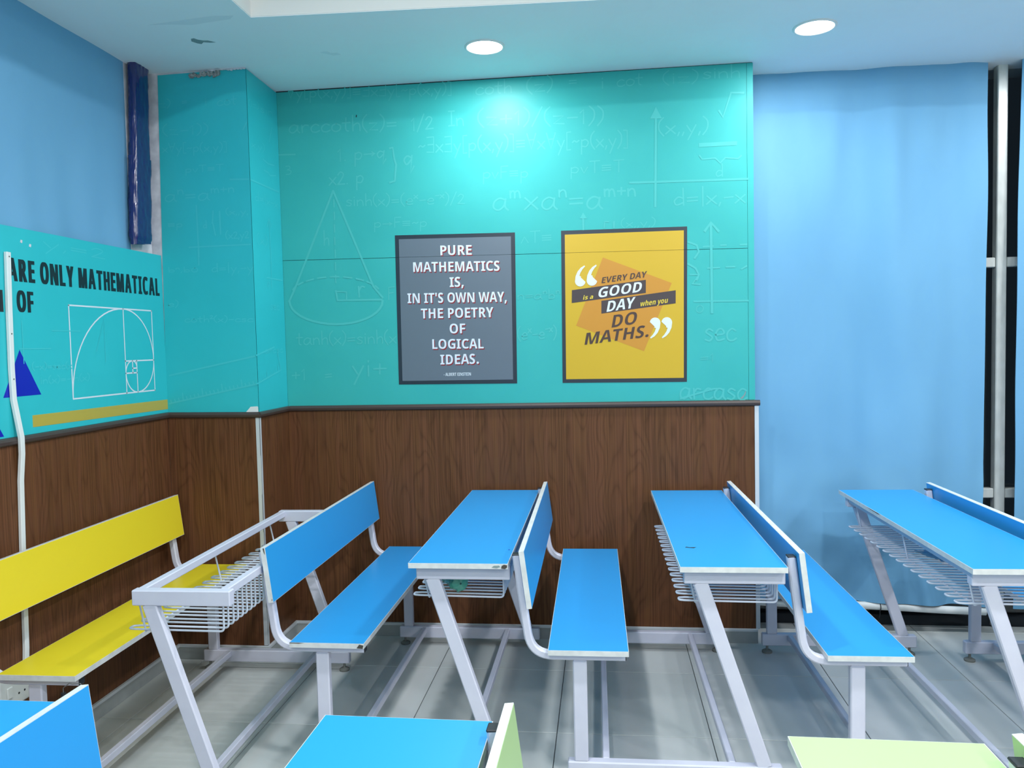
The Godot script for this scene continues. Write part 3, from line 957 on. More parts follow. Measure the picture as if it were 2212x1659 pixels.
func build_left_wall() -> void:
	var w := boxed("wall_left", Vector3(LEFT_X - 0.2, 0, COL_Z - 0.004), Vector3(LEFT_X - 0.004, 2.0, FRONT_Z + 0.2), M.night)
	structure(w, "teal printed board and wood panelling below curtained side window", "wall")
	var board := slab("mural_sheet", [-FRONT_Z, 1.245, -COL_Z, 1.2425, -COL_Z, 2.0145, -FRONT_Z, 2.0095], FR_LEFT, -0.03, 0.0, M.teal_blue, w)
	boxed("wood_panel", Vector3(LEFT_X - 0.004, 0.072, COL_Z), Vector3(LEFT_X, 1.218, FRONT_Z), M.wood, w, 0.0005)
	var st := begin()
	add_moulding(st, [Vector3(LEFT_X, RAIL_Y + 0.004, COL_Z + 0.01), Vector3(LEFT_X, RAIL_Y + 0.006, FRONT_Z)], rail_profile(), Vector3(1, 0, 0))
	obj("moulding", st, M.rail, w)
	# print on the board
	var t := begin()
	add_heavy(t, "ARE ONLY MATHEMATICAL", -1.388, -0.392, 1.8145, 0.083, FR_LEFT, 0.0006)
	obj("lettering", t, M.print_black, board)
	var t2 := begin()
	add_heavy(t2, "OF", -1.350, -1.262, 1.7015, 0.079, FR_LEFT, 0.0006)
	obj("lettering", t2, M.print_black, board)
	slab("lettering", [-1.445, 1.699, -1.417, 1.699, -1.417, 1.778, -1.445, 1.778], FR_LEFT, 0.0, 0.0006, M.print_black, board)
	# golden spiral in its rectangle
	var g := begin()
	var o := Vector2(-1.064, 1.3585)
	var sx := 0.594 / 1.618
	var sy := 0.381
	var at := func(x: float, y: float) -> Vector2:
		return o + Vector2(x * sx, y * sy)
	var lw := 0.0062
	for q in [[0, 0, 0, 1], [0, 1, 1.618, 1], [1.618, 1, 1.618, 0], [1.618, 0, 0, 0], [1, 0, 1, 1], [1, 0.382, 1.618, 0.382], [1.236, 0, 1.236, 0.382], [1, 0.236, 1.236, 0.236], [1.146, 0.236, 1.146, 0.382], [1.146, 0.292, 1.236, 0.292]]:
		add_ribbon(g, PackedVector2Array([at.call(q[0], q[1]), at.call(q[2], q[3])]), lw, FR_LEFT, 0.0006)
	for q in [[1.0, 0.0, 1.0, 180.0], [1.0, 0.382, 0.618, 90.0], [1.236, 0.382, 0.382, 0.0], [1.236, 0.236, 0.236, -90.0], [1.146, 0.236, 0.146, -180.0], [1.146, 0.292, 0.09, -270.0]]:
		var p := PackedVector2Array()
		for k in 17:
			var a := deg_to_rad(q[3] - 90.0 * k / 16.0)
			p.append(at.call(q[0] + q[2] * cos(a), q[1] + q[2] * sin(a)))
		add_ribbon(g, p, lw, FR_LEFT, 0.0007)
	obj("spiral_print", g, M.print_white, board)
	slab("triangle_print", [-1.441, 1.389, -1.247, 1.389, -1.349, 1.561], FR_LEFT, 0.0, 0.0006, M.print_blue, board)
	slab("triangle_print", [-1.53, 1.25, -1.448, 1.25, -1.49, 1.32], FR_LEFT, 0.0, 0.0006, M.print_blue, board)
	slab("stripe_print", [-1.30, 1.268, -0.3635, 1.258, -0.3635, 1.306, -1.30, 1.313], FR_LEFT, 0.0, 0.0006, M.print_gold, board)
	chalk_set(board, [["y,=2", -1.20, 1.955, -0.80, 1.95, 0.05], ["(-x)=sec(x", -1.29, 1.485, -1.06, 1.482, 0.03], ["in(x)=-in(x)", -1.25, 1.43, -0.95, 1.43, 0.03]], [[0, 0.004, -1.35, 1.565, -1.18, 1.565], [0, 0.004, -1.33, 1.51, -1.33, 1.67], [0, 0.004, -1.17, 1.635, -1.0, 1.635], [0, 0.004, -0.9, 1.55, -0.84, 1.69, -0.84, 1.5]], FR_LEFT, M.chalk_column)
	# two screw holes with chipped paint
	for q in [[-1.31, 1.965], [-1.265, 1.955]]:
		slab("chipped_hole", [q[0] - 0.006, q[1] - 0.004, q[0] + 0.004, q[1] - 0.006, q[0] + 0.006, q[1] + 0.005, q[0] - 0.003, q[1] + 0.006], FR_LEFT, 0.0, 0.0008, M.plaster, board)
	# plaster strip beside the pier, the window opening and its cloth
	boxed("plaster_jamb", Vector3(LEFT_X - 0.2, 2.0, COL_Z - 0.004), Vector3(LEFT_X - 0.046, CEIL + 0.02, 0.535), M.plaster, w, 0.002)
	boxed("rough_patch", Vector3(LEFT_X - 0.047, CEIL - 0.045, COL_Z), Vector3(LEFT_X - 0.042, CEIL, 0.46), M.rough_plaster, w, 0.002)
	slab("rough_patch", [-0.42, 2.85, -0.375, 2.85, -0.372, 2.74, -0.385, 2.66, -0.392, 2.55, -0.41, 2.62, -0.415, 2.7], [Vector3(LEFT_X - 0.046, 0, 0), Vector3(0, 0, -1), Vector3(0, 1, 0), Vector3(1, 0, 0)], 0.0, 0.002, M.rough_plaster, w)
	boxed("wall_over_window", Vector3(LEFT_X - 0.2, 2.0, 3.6), Vector3(LEFT_X, CEIL + 0.02, FRONT_Z + 0.2), M.teal, w)
	var wn := thing("window_1", "dark night window behind the side curtain", "window", Vector3(LEFT_X - 0.17, 2.0, 2.1))
	wn.set_meta("kind", "structure")
	boxed("pane", Vector3(-0.004, 0, -1.5), Vector3(0.004, 0.9, 1.5), M.glass, wn, 0.0005)
	for z in [-1.5, 0.0, 1.46]:
		boxed("mullion", Vector3(-0.02, 0, z), Vector3(0.02, 0.9, z + 0.04), M.steel, wn)
	var b := boxed("baseboard_left", Vector3(LEFT_X, 0.0, COL_Z + 0.011), Vector3(LEFT_X + 0.011, 0.06, FRONT_Z), M.skirting, null, 0.0015)
	structure(b, "grey skirting tile under the spiral board's wood panelling", "baseboard")
	boxed("top_strip", Vector3(LEFT_X, 0.06, COL_Z + 0.011), Vector3(LEFT_X + 0.014, 0.073, FRONT_Z), M.trim, b, 0.001)

func build_far_walls() -> void:
	var wr := boxed("wall_right", Vector3(RIGHT_X, 0, -0.4), Vector3(RIGHT_X + 0.2, 3.3, FRONT_Z + 0.2), M.white_paint)
	structure(wr, "plain white wall across the room from the spiral board", "wall")
	boxed("wood_panel", Vector3(RIGHT_X - 0.006, 0.0, 0.006), Vector3(RIGHT_X, 1.23, FRONT_Z), M.wood, wr, 0.001)
	var wf := boxed("wall_front", Vector3(-3.2, 0, FRONT_Z), Vector3(RIGHT_X + 0.2, 3.3, FRONT_Z + 0.2), M.white_paint)
	structure(wf, "plain white wall facing the formula mural", "wall")

func build_ceiling() -> void:
	# a lowered border round a raised white tray
	var c := thing("ceiling", "pale lowered ceiling border round a raised white tray", "ceiling", Vector3.ZERO)
	c.set_meta("kind", "structure")
	var up := [Vector3(0, CEIL, 0), Vector3(1, 0, 0), Vector3(0, 0, 1), Vector3(0, -1, 0)]
	var tx0 := -2.152
	var tx1 := 3.5
	var tz0 := 0.905
	var tz1 := 8.2
	slab("soffit", [-3.2, -0.5, RIGHT_X + 0.1, -0.5, RIGHT_X + 0.1, 0.80, -0.733, 0.832, tx0, tz0, -3.2, tz0], up, -0.1, 0.0, M.ceiling, c)
	slab("soffit", [-3.2, tz0, tx0, tz0, tx0 - 0.06, FRONT_Z + 0.1, -3.2, FRONT_Z + 0.1], up, -0.1, 0.0, M.ceiling, c)
	slab("soffit", [tx1, 0.795, RIGHT_X + 0.1, 0.795, RIGHT_X + 0.1, FRONT_Z + 0.1, tx1, FRONT_Z + 0.1], up, -0.1, 0.0, M.ceiling, c)
	slab("soffit", [tx0 - 0.06, tz1, tx1, tz1, tx1, FRONT_Z + 0.1, tx0 - 0.06, FRONT_Z + 0.1], up, -0.1, 0.0, M.ceiling, c)
	# tray: upstands and lid
	var h := 0.28
	var st := begin()
	var o := Vector3.ZERO
	add_slab(st, poly([tx0, tz0 + 0.002, -0.733, 0.834, tx1, 0.802, tx1, 0.78, -0.733, 0.812, tx0 - 0.02, tz0 - 0.02]), o, Vector3(1, 0, 0), Vector3(0, 0, 1), Vector3.UP, CEIL + 0.003, CEIL + h)
	obj("tray_side", st, M.white_paint, c)
	var st2 := begin()
	add_slab(st2, poly([tx0 + 0.002, tz0, tx0 - 0.058, tz1, tx0 - 0.08, tz1, tx0 - 0.02, tz0 - 0.02]), o, Vector3(1, 0, 0), Vector3(0, 0, 1), Vector3.UP, CEIL + 0.003, CEIL + h)
	obj("tray_side", st2, M.white_paint, c)
	boxed("tray_side", Vector3(tx1 - 0.002, CEIL + 0.003, 0.78), Vector3(tx1 + 0.02, CEIL + h, tz1 + 0.02), M.white_paint, c)
	boxed("tray_side", Vector3(tx0 - 0.08, CEIL + 0.003, tz1 - 0.002), Vector3(tx1 + 0.02, CEIL + h, tz1 + 0.02), M.white_paint, c)
	boxed("tray_lid", Vector3(tx0 - 0.1, CEIL + h, 0.7), Vector3(tx1 + 0.1, CEIL + h + 0.1, tz1 + 0.1), M.white_paint, c)
	# flaked patches and filler smears
	var on := [Vector3(0, CEIL, 0), Vector3(1, 0, 0), Vector3(0, 0, 1), Vector3(0, -1, 0)]
	slab("peeled_patch", [-2.512, 0.712, -2.500, 0.738, -2.485, 0.742, -2.476, 0.725, -2.458, 0.712, -2.438, 0.708, -2.415, 0.684, -2.44, 0.684, -2.466, 0.694, -2.484, 0.676, -2.498, 0.686], on, 0.0, 0.0006, M.peel, c)
	slab("peeled_patch", [-2.012, 0.487, -1.995, 0.496, -1.975, 0.496, -1.966, 0.475, -1.935, 0.470, -1.925, 0.448, -1.965, 0.442, -1.985, 0.462], on, 0.0, 0.0006, M.stain, c)
	slab("filler_smear", [-2.60, 0.905, -2.45, 0.925, -2.30, 0.945, -2.21, 0.935, -2.24, 0.905, -2.34, 0.89, -2.42, 0.875, -2.50, 0.895], on, 0.0, 0.0004, M.stain, c)

func downlight(x: float, z: float, y: float, label: String, lamp_color: Color, energy: float) -> void:
	var t := thing("ceiling_downlight", label, "light", Vector3(x, y, z), 0.0, "round ceiling downlights")
	var ring := begin()
	add_lathe(ring, Vector3.ZERO, [Vector2(0.092, 0.0), Vector2(0.092, -0.003), Vector2(0.086, -0.006), Vector2(0.082, -0.005), Vector2(0.08, -0.001)], 40)
	obj("rim", ring, M.white_paint, t)
	var disc := begin()
	add_lathe(disc, Vector3.ZERO, [Vector2(0.081, -0.002), Vector2(0.075, -0.0045), Vector2(0.0, -0.0055)], 40)
	var glow := paint(Color(1, 1, 1), 0.6)
	glow.emission_enabled = true
	glow.emission = lamp_color
	glow.emission_energy_multiplier = 6.0
	obj("diffuser", disc, glow, t)
	var l := AreaLight3D.new()
	l.name = "lamp"
	l.area_size = Vector2(0.13, 0.13)
	l.light_color = lamp_color
	l.light_energy = energy
	l.shadow_enabled = true
	l.area_range = 14.0
	t.add_child(l)
	l.position = Vector3(0, -0.009, 0)
	l.rotation_degrees = Vector3(-90, 0, 0)

# ---------------------------------------------------------------- curtains and what hangs at the windows
func curtain(called: String, label: String, f: Callable, out: Vector3, nu: int, nv: int) -> Node3D:
	var st := begin()
	add_sheet(st, nu, nv, f, out, 0.004)
	var o := obj(called, st, M.curtain)
	tag(o, label, "curtain")
	return o

func build_curtains() -> void:
	var nz := noise(0.9, 71, 2)
	var zc := -0.205
	var f1 := func(u: float, v: float) -> Vector3:
		# u across, v from top to bottom
		var x := lerpf(0.012, lerpf(1.185, 1.178, v), u)
		var bottom := lerpf(0.172, 0.136, u)
		var y := lerpf(CEIL + 0.01, bottom, v)
		var fold := sin(x * 9.0 + 0.8) * 0.017 + sin(x * 21.0 + v * 1.5) * 0.007 + nz.get_noise_2d(x * 2.6, y * 0.5) * 0.04
		var edge := smoothstep(0.80, 0.97, u) * (1.0 - v * 0.8) * sin((u - 0.8) * 18.0) * 0.028
		var sag := nz.get_noise_2d(x * 3.0 + 7.0, y * 2.4) * 0.03 * smoothstep(0.6, 0.95, v)
		return Vector3(x, y, zc + fold * (0.35 + 0.65 * smoothstep(0.0, 0.15, v)) + edge + sag)
	curtain("window_curtain", "blue curtain between the teal mural's end and steel window post", f1, Vector3(0, 0, 1), 120, 60)
	var f2 := func(u: float, v: float) -> Vector3:
		var x := lerpf(lerpf(1.333, 1.312, smoothstep(0.0, 0.5, v)), 2.72, u)
		var y := lerpf(CEIL + 0.01, 0.13, v)
		return Vector3(x, y, zc + sin(x * 10.0) * 0.012 + nz.get_noise_2d(x * 2.0, y * 0.7 + 30.0) * 0.02)
	curtain("window_curtain", "blue curtain with a small hole beyond the steel window post", f2, Vector3(0, 0, 1), 90, 40)
	# weighted hem: a pale pipe tied along the foot of the cloth
	var st := begin()
	var path := []
	for k in 25:
		var t := k / 24.0
		path.append(Vector3(0.02 + t * 1.16, 0.148 - 0.034 * t - sin(t * 9.0) * 0.003, zc + 0.004 + nz.get_noise_1d(t * 3.0) * 0.006))
	add_sweep(st, path, round_profile(0.020, 12), Vector3(0, 0, 1), true)
	var pipe := obj("curtain_pipe", st, M.pvc)
	tag(pipe, "pale pipe tied along the foot of blue curtain", "pipe")
	for q in [0.66, 1.10]:
		var tie := begin()
		var loop := []
		var yy: float = 0.148 - 0.034 * (q - 0.02) / 1.16
		for k in 13:
			var a := TAU * k / 12.0
			loop.append(Vector3(q, yy + cos(a) * 0.0225, zc + 0.005 + sin(a) * 0.0225))
		loop.pop_back()
		add_sweep(tie, loop, round_profile(0.0022, 6), Vector3(1, 0, 0), true, true)
		add_sweep(tie, [Vector3(q, yy - 0.022, zc + 0.012), Vector3(q + 0.002, yy - 0.04, zc + 0.008), Vector3(q, yy - 0.062, zc + 0.004)], round_profile(0.002, 6), Vector3(1, 0, 0), true)
		obj("cable_tie", tie, M.black_cap, pipe)
	# steel posts and bars with night glass behind
	var wn := thing("window_2", "tall dark window with brushed steel posts behind blue curtains", "window", Vector3(1.28, 0, -0.3))
	wn.set_meta("kind", "structure")
	for x in [-1.24, 0.0, 1.2]:
		boxed("post", Vector3(x - 0.026, 0.0, -0.02), Vector3(x + 0.024, CEIL + 0.02, 0.03), M.steel, wn, 0.004)
	for y in [0.711, 1.903]:
		boxed("bar", Vector3(-1.21, y - 0.025, -0.02), Vector3(-0.028, y + 0.025, 0.024), M.steel, wn, 0.004)
		boxed("bar", Vector3(0.026, y - 0.025, -0.02), Vector3(1.17, y + 0.025, 0.024), M.steel, wn, 0.004)
	boxed("pane", Vector3(-1.28, 0.05, -0.05), Vector3(1.46, CEIL, -0.044), M.glass, wn, 0.0005)
	boxed("sill", Vector3(-1.28, -0.005, -0.16), Vector3(1.47, 0.05, -0.01), M.night, wn, 0.003)
	# side window cloth
	var f3 := func(u: float, v: float) -> Vector3:
		var z := lerpf(0.50, 3.55, u)
		var y := lerpf(CEIL + 0.01, 1.97, v)
		return Vector3(LEFT_X - 0.046 + sin(z * 11.0 + v * 0.6) * 0.006 * (0.3 + v) + sin(z * 31.0 + v) * 0.004 * v * v, y, z)
	curtain("window_curtain", "blue curtain hanging behind the top of spiral board", f3, Vector3(1, 0, 0), 150, 16)
	# a rolled blind in shiny blue plastic, hung in the corner of the side window
	var rng := RandomNumberGenerator.new()
	rng.seed = 15
	var wr := noise(3.0, 90, 4)
	var roll := thing("wrapped_blind", "navy plastic-wrapped roll hanging beside teal corner pier", "blind", Vector3(LEFT_X - 0.012, 0, 0.49))
	for part in [[2.06, 2.46, 0.066, 0.024], [2.44, CEIL + 0.005, 0.060, 0.022]]:
		var s := begin()
		var y0: float = part[0]
		var y1: float = part[1]
		var hw: float = part[2]
		var hd: float = part[3]
		var fr := func(u: float, v: float) -> Vector3:
			var a := TAU * u
			var y := lerpf(y0, y1, v)
			var tip := 1.0 - 0.25 * smoothstep(0.06, 0.0, v) if y0 < 2.2 else 1.0
			var c := Vector2(cos(a), sin(a))
			var sq := 1.0 / maxf(absf(c.x), absf(c.y))
			var r := lerpf(1.0, sq, 0.62)
			var wob := 1.0 + wr.get_noise_3d(c.x * 2.0, y * 3.0, c.y * 2.0) * 0.16
			return Vector3(c.x * hd * r * wob * tip, y - (0.016 * (c.y * 0.5 + 0.5) if v == 0.0 and y0 < 2.2 else 0.0), c.y * hw * r * (1.0 + (wob - 1.0) * 0.4) * (0.9 + 0.1 * tip) + lerpf(0.021, -0.022, (y - 2.06) / 0.83))
		add_sheet_tube(s, 48, 70, fr)
		obj("plastic_sleeve", s, M.navy, roll)
	var cap := begin()
	add_slab(cap, poly([-0.055, -0.018, 0.055, -0.018, 0.055, 0.018, -0.055, 0.018]), Vector3(0, 2.062, 0.02), Vector3(0, 0, 1), Vector3(1, 0, 0), Vector3(0, -1, 0), -0.003, 0.004)
	obj("sleeve_end", cap, M.navy, roll)

func add_sheet_tube(st: SurfaceTool, nu: int, nv: int, f: Callable) -> void:
	var p := []
	for j in nv + 1:
		for i in nu:
			p.append(f.call(float(i) / nu, float(j) / nv))
	var nrm := []
	for j in nv + 1:
		var mid := Vector3.ZERO
		for i in nu:
			mid += p[j * nu + i] / nu
		for i in nu:
			var du: Vector3 = p[j * nu + (i + 1) % nu] - p[j * nu + (i + nu - 1) % nu]
			var dv: Vector3 = p[mini(j + 1, nv) * nu + i] - p[maxi(j - 1, 0) * nu + i]
			var n := du.cross(dv).normalized()
			nrm.append(n if n.dot(p[j * nu + i] - mid) > 0.0 else -n)
	for j in nv:
		for i in nu:
			var a := j * nu + i
			var b := j * nu + (i + 1) % nu
			var c := (j + 1) * nu + (i + 1) % nu
			var d := (j + 1) * nu + i
			tri(st, p[a], p[b], p[c], nrm[a], nrm[b], nrm[c])
			tri(st, p[a], p[c], p[d], nrm[a], nrm[c], nrm[d])

# ---------------------------------------------------------------- posters
func build_posters() -> void:
	var p1 := thing("poster", "grey poster with black border and white words about pure mathematics", "poster", Vector3(-1.504, 1.34, 0))
	var fr := [Vector3(1.504, -1.34, 0), Vector3(1, 0, 0), Vector3(0, 1, 0), Vector3(0, 0, 1)]
	# the sheet joint of the wall runs through the print
	var joint := func(x: float, d: float) -> float:
		return 2.0 - (x + 1.228) * 0.0087 + d
	split_panel(p1, "border", [-1.8185, 1.3425, -1.194, 1.338, -1.188, 2.1105, -1.8165, 2.1195], joint, fr, 0.0, 0.0010, M.poster_dark)
	split_panel(p1, "panel", [-1.7985, 1.361, -1.2145, 1.3585, -1.2095, 2.0915, -1.796, 2.0985], joint, fr, 0.0010, 0.0014, M.poster_grey)
	for e in POSTER_ONE:
		for cut in word_cuts(e[0]):
			var s := begin()
			add_letters(s, e[0], e[1], e[2], e[3], e[4], e[5], 0.0, fr, 0.0022, 0.0, cut[0], cut[1])
			var o := obj("lettering", s, M.print_white, p1)
			if e[5] > 0.03:
				var s2 := begin()
				add_letters(s2, e[0], e[1] + 0.004, e[2] - 0.0055, e[3] + 0.004, e[4] - 0.0055, e[5], 0.0, fr, 0.0018, 0.0, cut[0], cut[1])
				obj("red_outline", s2, M.print_red, o)
	var p2 := thing("poster", "yellow poster with orange square and tilted words about good days", "poster", Vector3(-0.642, 1.333, 0))
	var fr2 := [Vector3(0.642, -1.333, 0), Vector3(1, 0, 0), Vector3(0, 1, 0), Vector3(0, 0, 1)]
	split_panel(p2, "border", [-0.9595, 1.3365, -0.334, 1.3315, -0.324, 2.107, -0.9525, 2.110], joint, fr2, 0.0, 0.0010, M.poster_dark)
	split_panel(p2, "panel", [-0.941, 1.355, -0.349, 1.352, -0.3405, 2.0885, -0.934, 2.0895], joint, fr2, 0.0010, 0.0014, M.poster_gold)
	slab("orange_square", [-0.7440, 1.9680, -0.4030, 1.8290, -0.5450, 1.4900, -0.8850, 1.6280], fr2, 0.0014, 0.0018, M.poster_orange, p2)
	slab("dark_bar", [-0.9030, 1.8080, -0.5310, 1.8490, -0.5320, 1.7830, -0.9050, 1.7430], fr2, 0.0018, 0.0022, M.poster_brown, p2)
	slab("dark_bar", [-0.7550, 1.7500, -0.3840, 1.7920, -0.3850, 1.7270, -0.7560, 1.6850], fr2, 0.0018, 0.0022, M.poster_brown, p2)
	for k in POSTER_TWO.size():
		var e: Array = POSTER_TWO[k]
		for cut in word_cuts(e[0]):
			var s := begin()
			add_letters(s, e[0], e[1], e[2], e[3], e[4], e[5], 0.2, fr2, 0.0027, 0.0, cut[0], cut[1])
			obj("lettering", s, [M.print_brown, M.print_yellow, M.print_white, M.print_white, M.print_yellow, M.print_brown, M.print_brown][k], p2)
	for q in [[-0.860, 1.852, 1.0], [-0.801, 1.854, 1.0], [-0.488, 1.632, -1.0], [-0.430, 1.632, -1.0]]:
		var s := begin()
		var out := PackedVector2Array()
		var sg: float = q[2]
		# a round body with a curved tail, as one outline
		for k in 15:
			var a := deg_to_rad(100.0 + 250.0 * k / 14.0)
			out.append(Vector2(q[0], q[1]) + Vector2(cos(a), sin(a)) * 0.0265 * sg)
		for e in [[0.006, 0.0255], [-0.001, 0.026], [0.004, 0.045], [0.014, 0.062], [0.0265, 0.0745], [0.024, 0.0795], [0.006, 0.066], [-0.012, 0.046], [-0.022, 0.024]]:
			out.append(Vector2(q[0], q[1]) + Vector2(e[0], e[1]) * sg)
		var hull := Geometry2D.merge_polygons(PackedVector2Array(out.slice(0, 15)), PackedVector2Array([Vector2(q[0], q[1]) + Vector2(-0.0265, 0.0) * sg, Vector2(q[0], q[1]) + Vector2(0.0, 0.0) * sg, Vector2(q[0], q[1]) + Vector2(0.004, 0.024) * sg, Vector2(q[0], q[1]) + Vector2(-0.004, 0.027) * sg, Vector2(q[0], q[1]) + Vector2(0.002, 0.044) * sg, Vector2(q[0], q[1]) + Vector2(0.014, 0.062) * sg, Vector2(q[0], q[1]) + Vector2(0.0255, 0.0735) * sg, Vector2(q[0], q[1]) + Vector2(0.0225, 0.079) * sg, Vector2(q[0], q[1]) + Vector2(0.004, 0.068) * sg, Vector2(q[0], q[1]) + Vector2(-0.012, 0.050) * sg, Vector2(q[0], q[1]) + Vector2(-0.023, 0.026) * sg]))
		for h in hull:
			add_slab(s, h, fr2[0], fr2[1], fr2[2], fr2[3], 0.0018, 0.0026)
		obj("quotation_mark", s, M.print_white, p2)

# where the words of a line begin and end, as shares of its width
func word_cuts(txt: String) -> Array:
	var span := func(t: String) -> float:
		var lo := INF
		var hi := -INF
		for p in text_mesh(t)[0]:
			lo = minf(lo, p.x)
			hi = maxf(hi, p.x)
		return hi - lo
	var words := txt.split(" ")
	var total: float = span.call(txt)
	var edges := [-1.0]
	for k in range(1, words.size()):
		var left: float = span.call(" ".join(words.slice(0, k))) / total
		var right: float = 1.0 - span.call(" ".join(words.slice(k))) / total
		edges.append((left + right) * 0.5)
	edges.append(2.0)
	var cuts := []
	for k in words.size():
		cuts.append([edges[k], edges[k + 1]])
	return cuts

func split_panel(parent: Node, called: String, q: Array, joint: Callable, fr: Array, z0: float, z1: float, m: Material) -> void:
	# q: bottom left, bottom right, top right, top left
	var xl: float = lerpf(q[0], q[6], 0.86)
	var xr: float = lerpf(q[2], q[4], 0.86)
	slab(called, [q[0], q[1], q[2], q[3], xr, joint.call(xr, -0.0007), xl, joint.call(xl, -0.0007)], fr, z0, z1, m, parent)
	slab(called, [xl, joint.call(xl, 0.0007), xr, joint.call(xr, 0.0007), q[4], q[5], q[6], q[7]], fr, z0, z1, m, parent)

# ---------------------------------------------------------------- desk-benches
var shared := {}

func once(key: String, make: Callable) -> Mesh:
	if not shared.has(key):
		shared[key] = make.call()
	return shared[key]

# a laminated board between two corners in the (a, y) plane, with a pale edge band
func board(parent: Node, called: String, p0: Vector2, p1: Vector2, half: float, face: Material) -> void:
	var th := 0.019
	var d := (p1 - p0).normalized()
	var n := Vector2(-d.y, d.x)
	var b := 0.0016
	var key := "%s %s %.3f" % [p0, p1, half]
	var core: Mesh = once("core " + key, func() -> Mesh:
		var st := begin()
		add_slab(st, PackedVector2Array([p0 + d * b, p1 - d * b, p1 - d * b - n * th, p0 + d * b - n * th]), Vector3.ZERO, Vector3(1, 0, 0), Vector3(0, 1, 0), Vector3(0, 0, 1), -half + b, half - b)
		return st.commit())
	var band: Mesh = once("band " + key, func() -> Mesh:
		var st := begin()
		var c := Vector3(0, 0, 0)
		var i0 := p0 - n * 0.0005
		var i1 := p1 - n * 0.0005
		var o := th - 0.001
		add_slab(st, PackedVector2Array([i0, i0 + d * b, i0 + d * b - n * o, i0 - n * o]), c, Vector3(1, 0, 0), Vector3(0, 1, 0), Vector3(0, 0, 1), -half, half)
		add_slab(st, PackedVector2Array([i1 - d * b, i1, i1 - n * o, i1 - d * b - n * o]), c, Vector3(1, 0, 0), Vector3(0, 1, 0), Vector3(0, 0, 1), -half, half)
		for s in [[-half, -half + b], [half - b, half]]:
			add_slab(st, PackedVector2Array([i0 + d * b, i1 - d * b, i1 - d * b - n * o, i0 + d * b - n * o]), c, Vector3(1, 0, 0), Vector3(0, 1, 0), Vector3(0, 0, 1), s[0], s[1])
		return st.commit())
	var o2 := put(called, core, face, parent)
	put("edge_band", band, M.edge, o2)

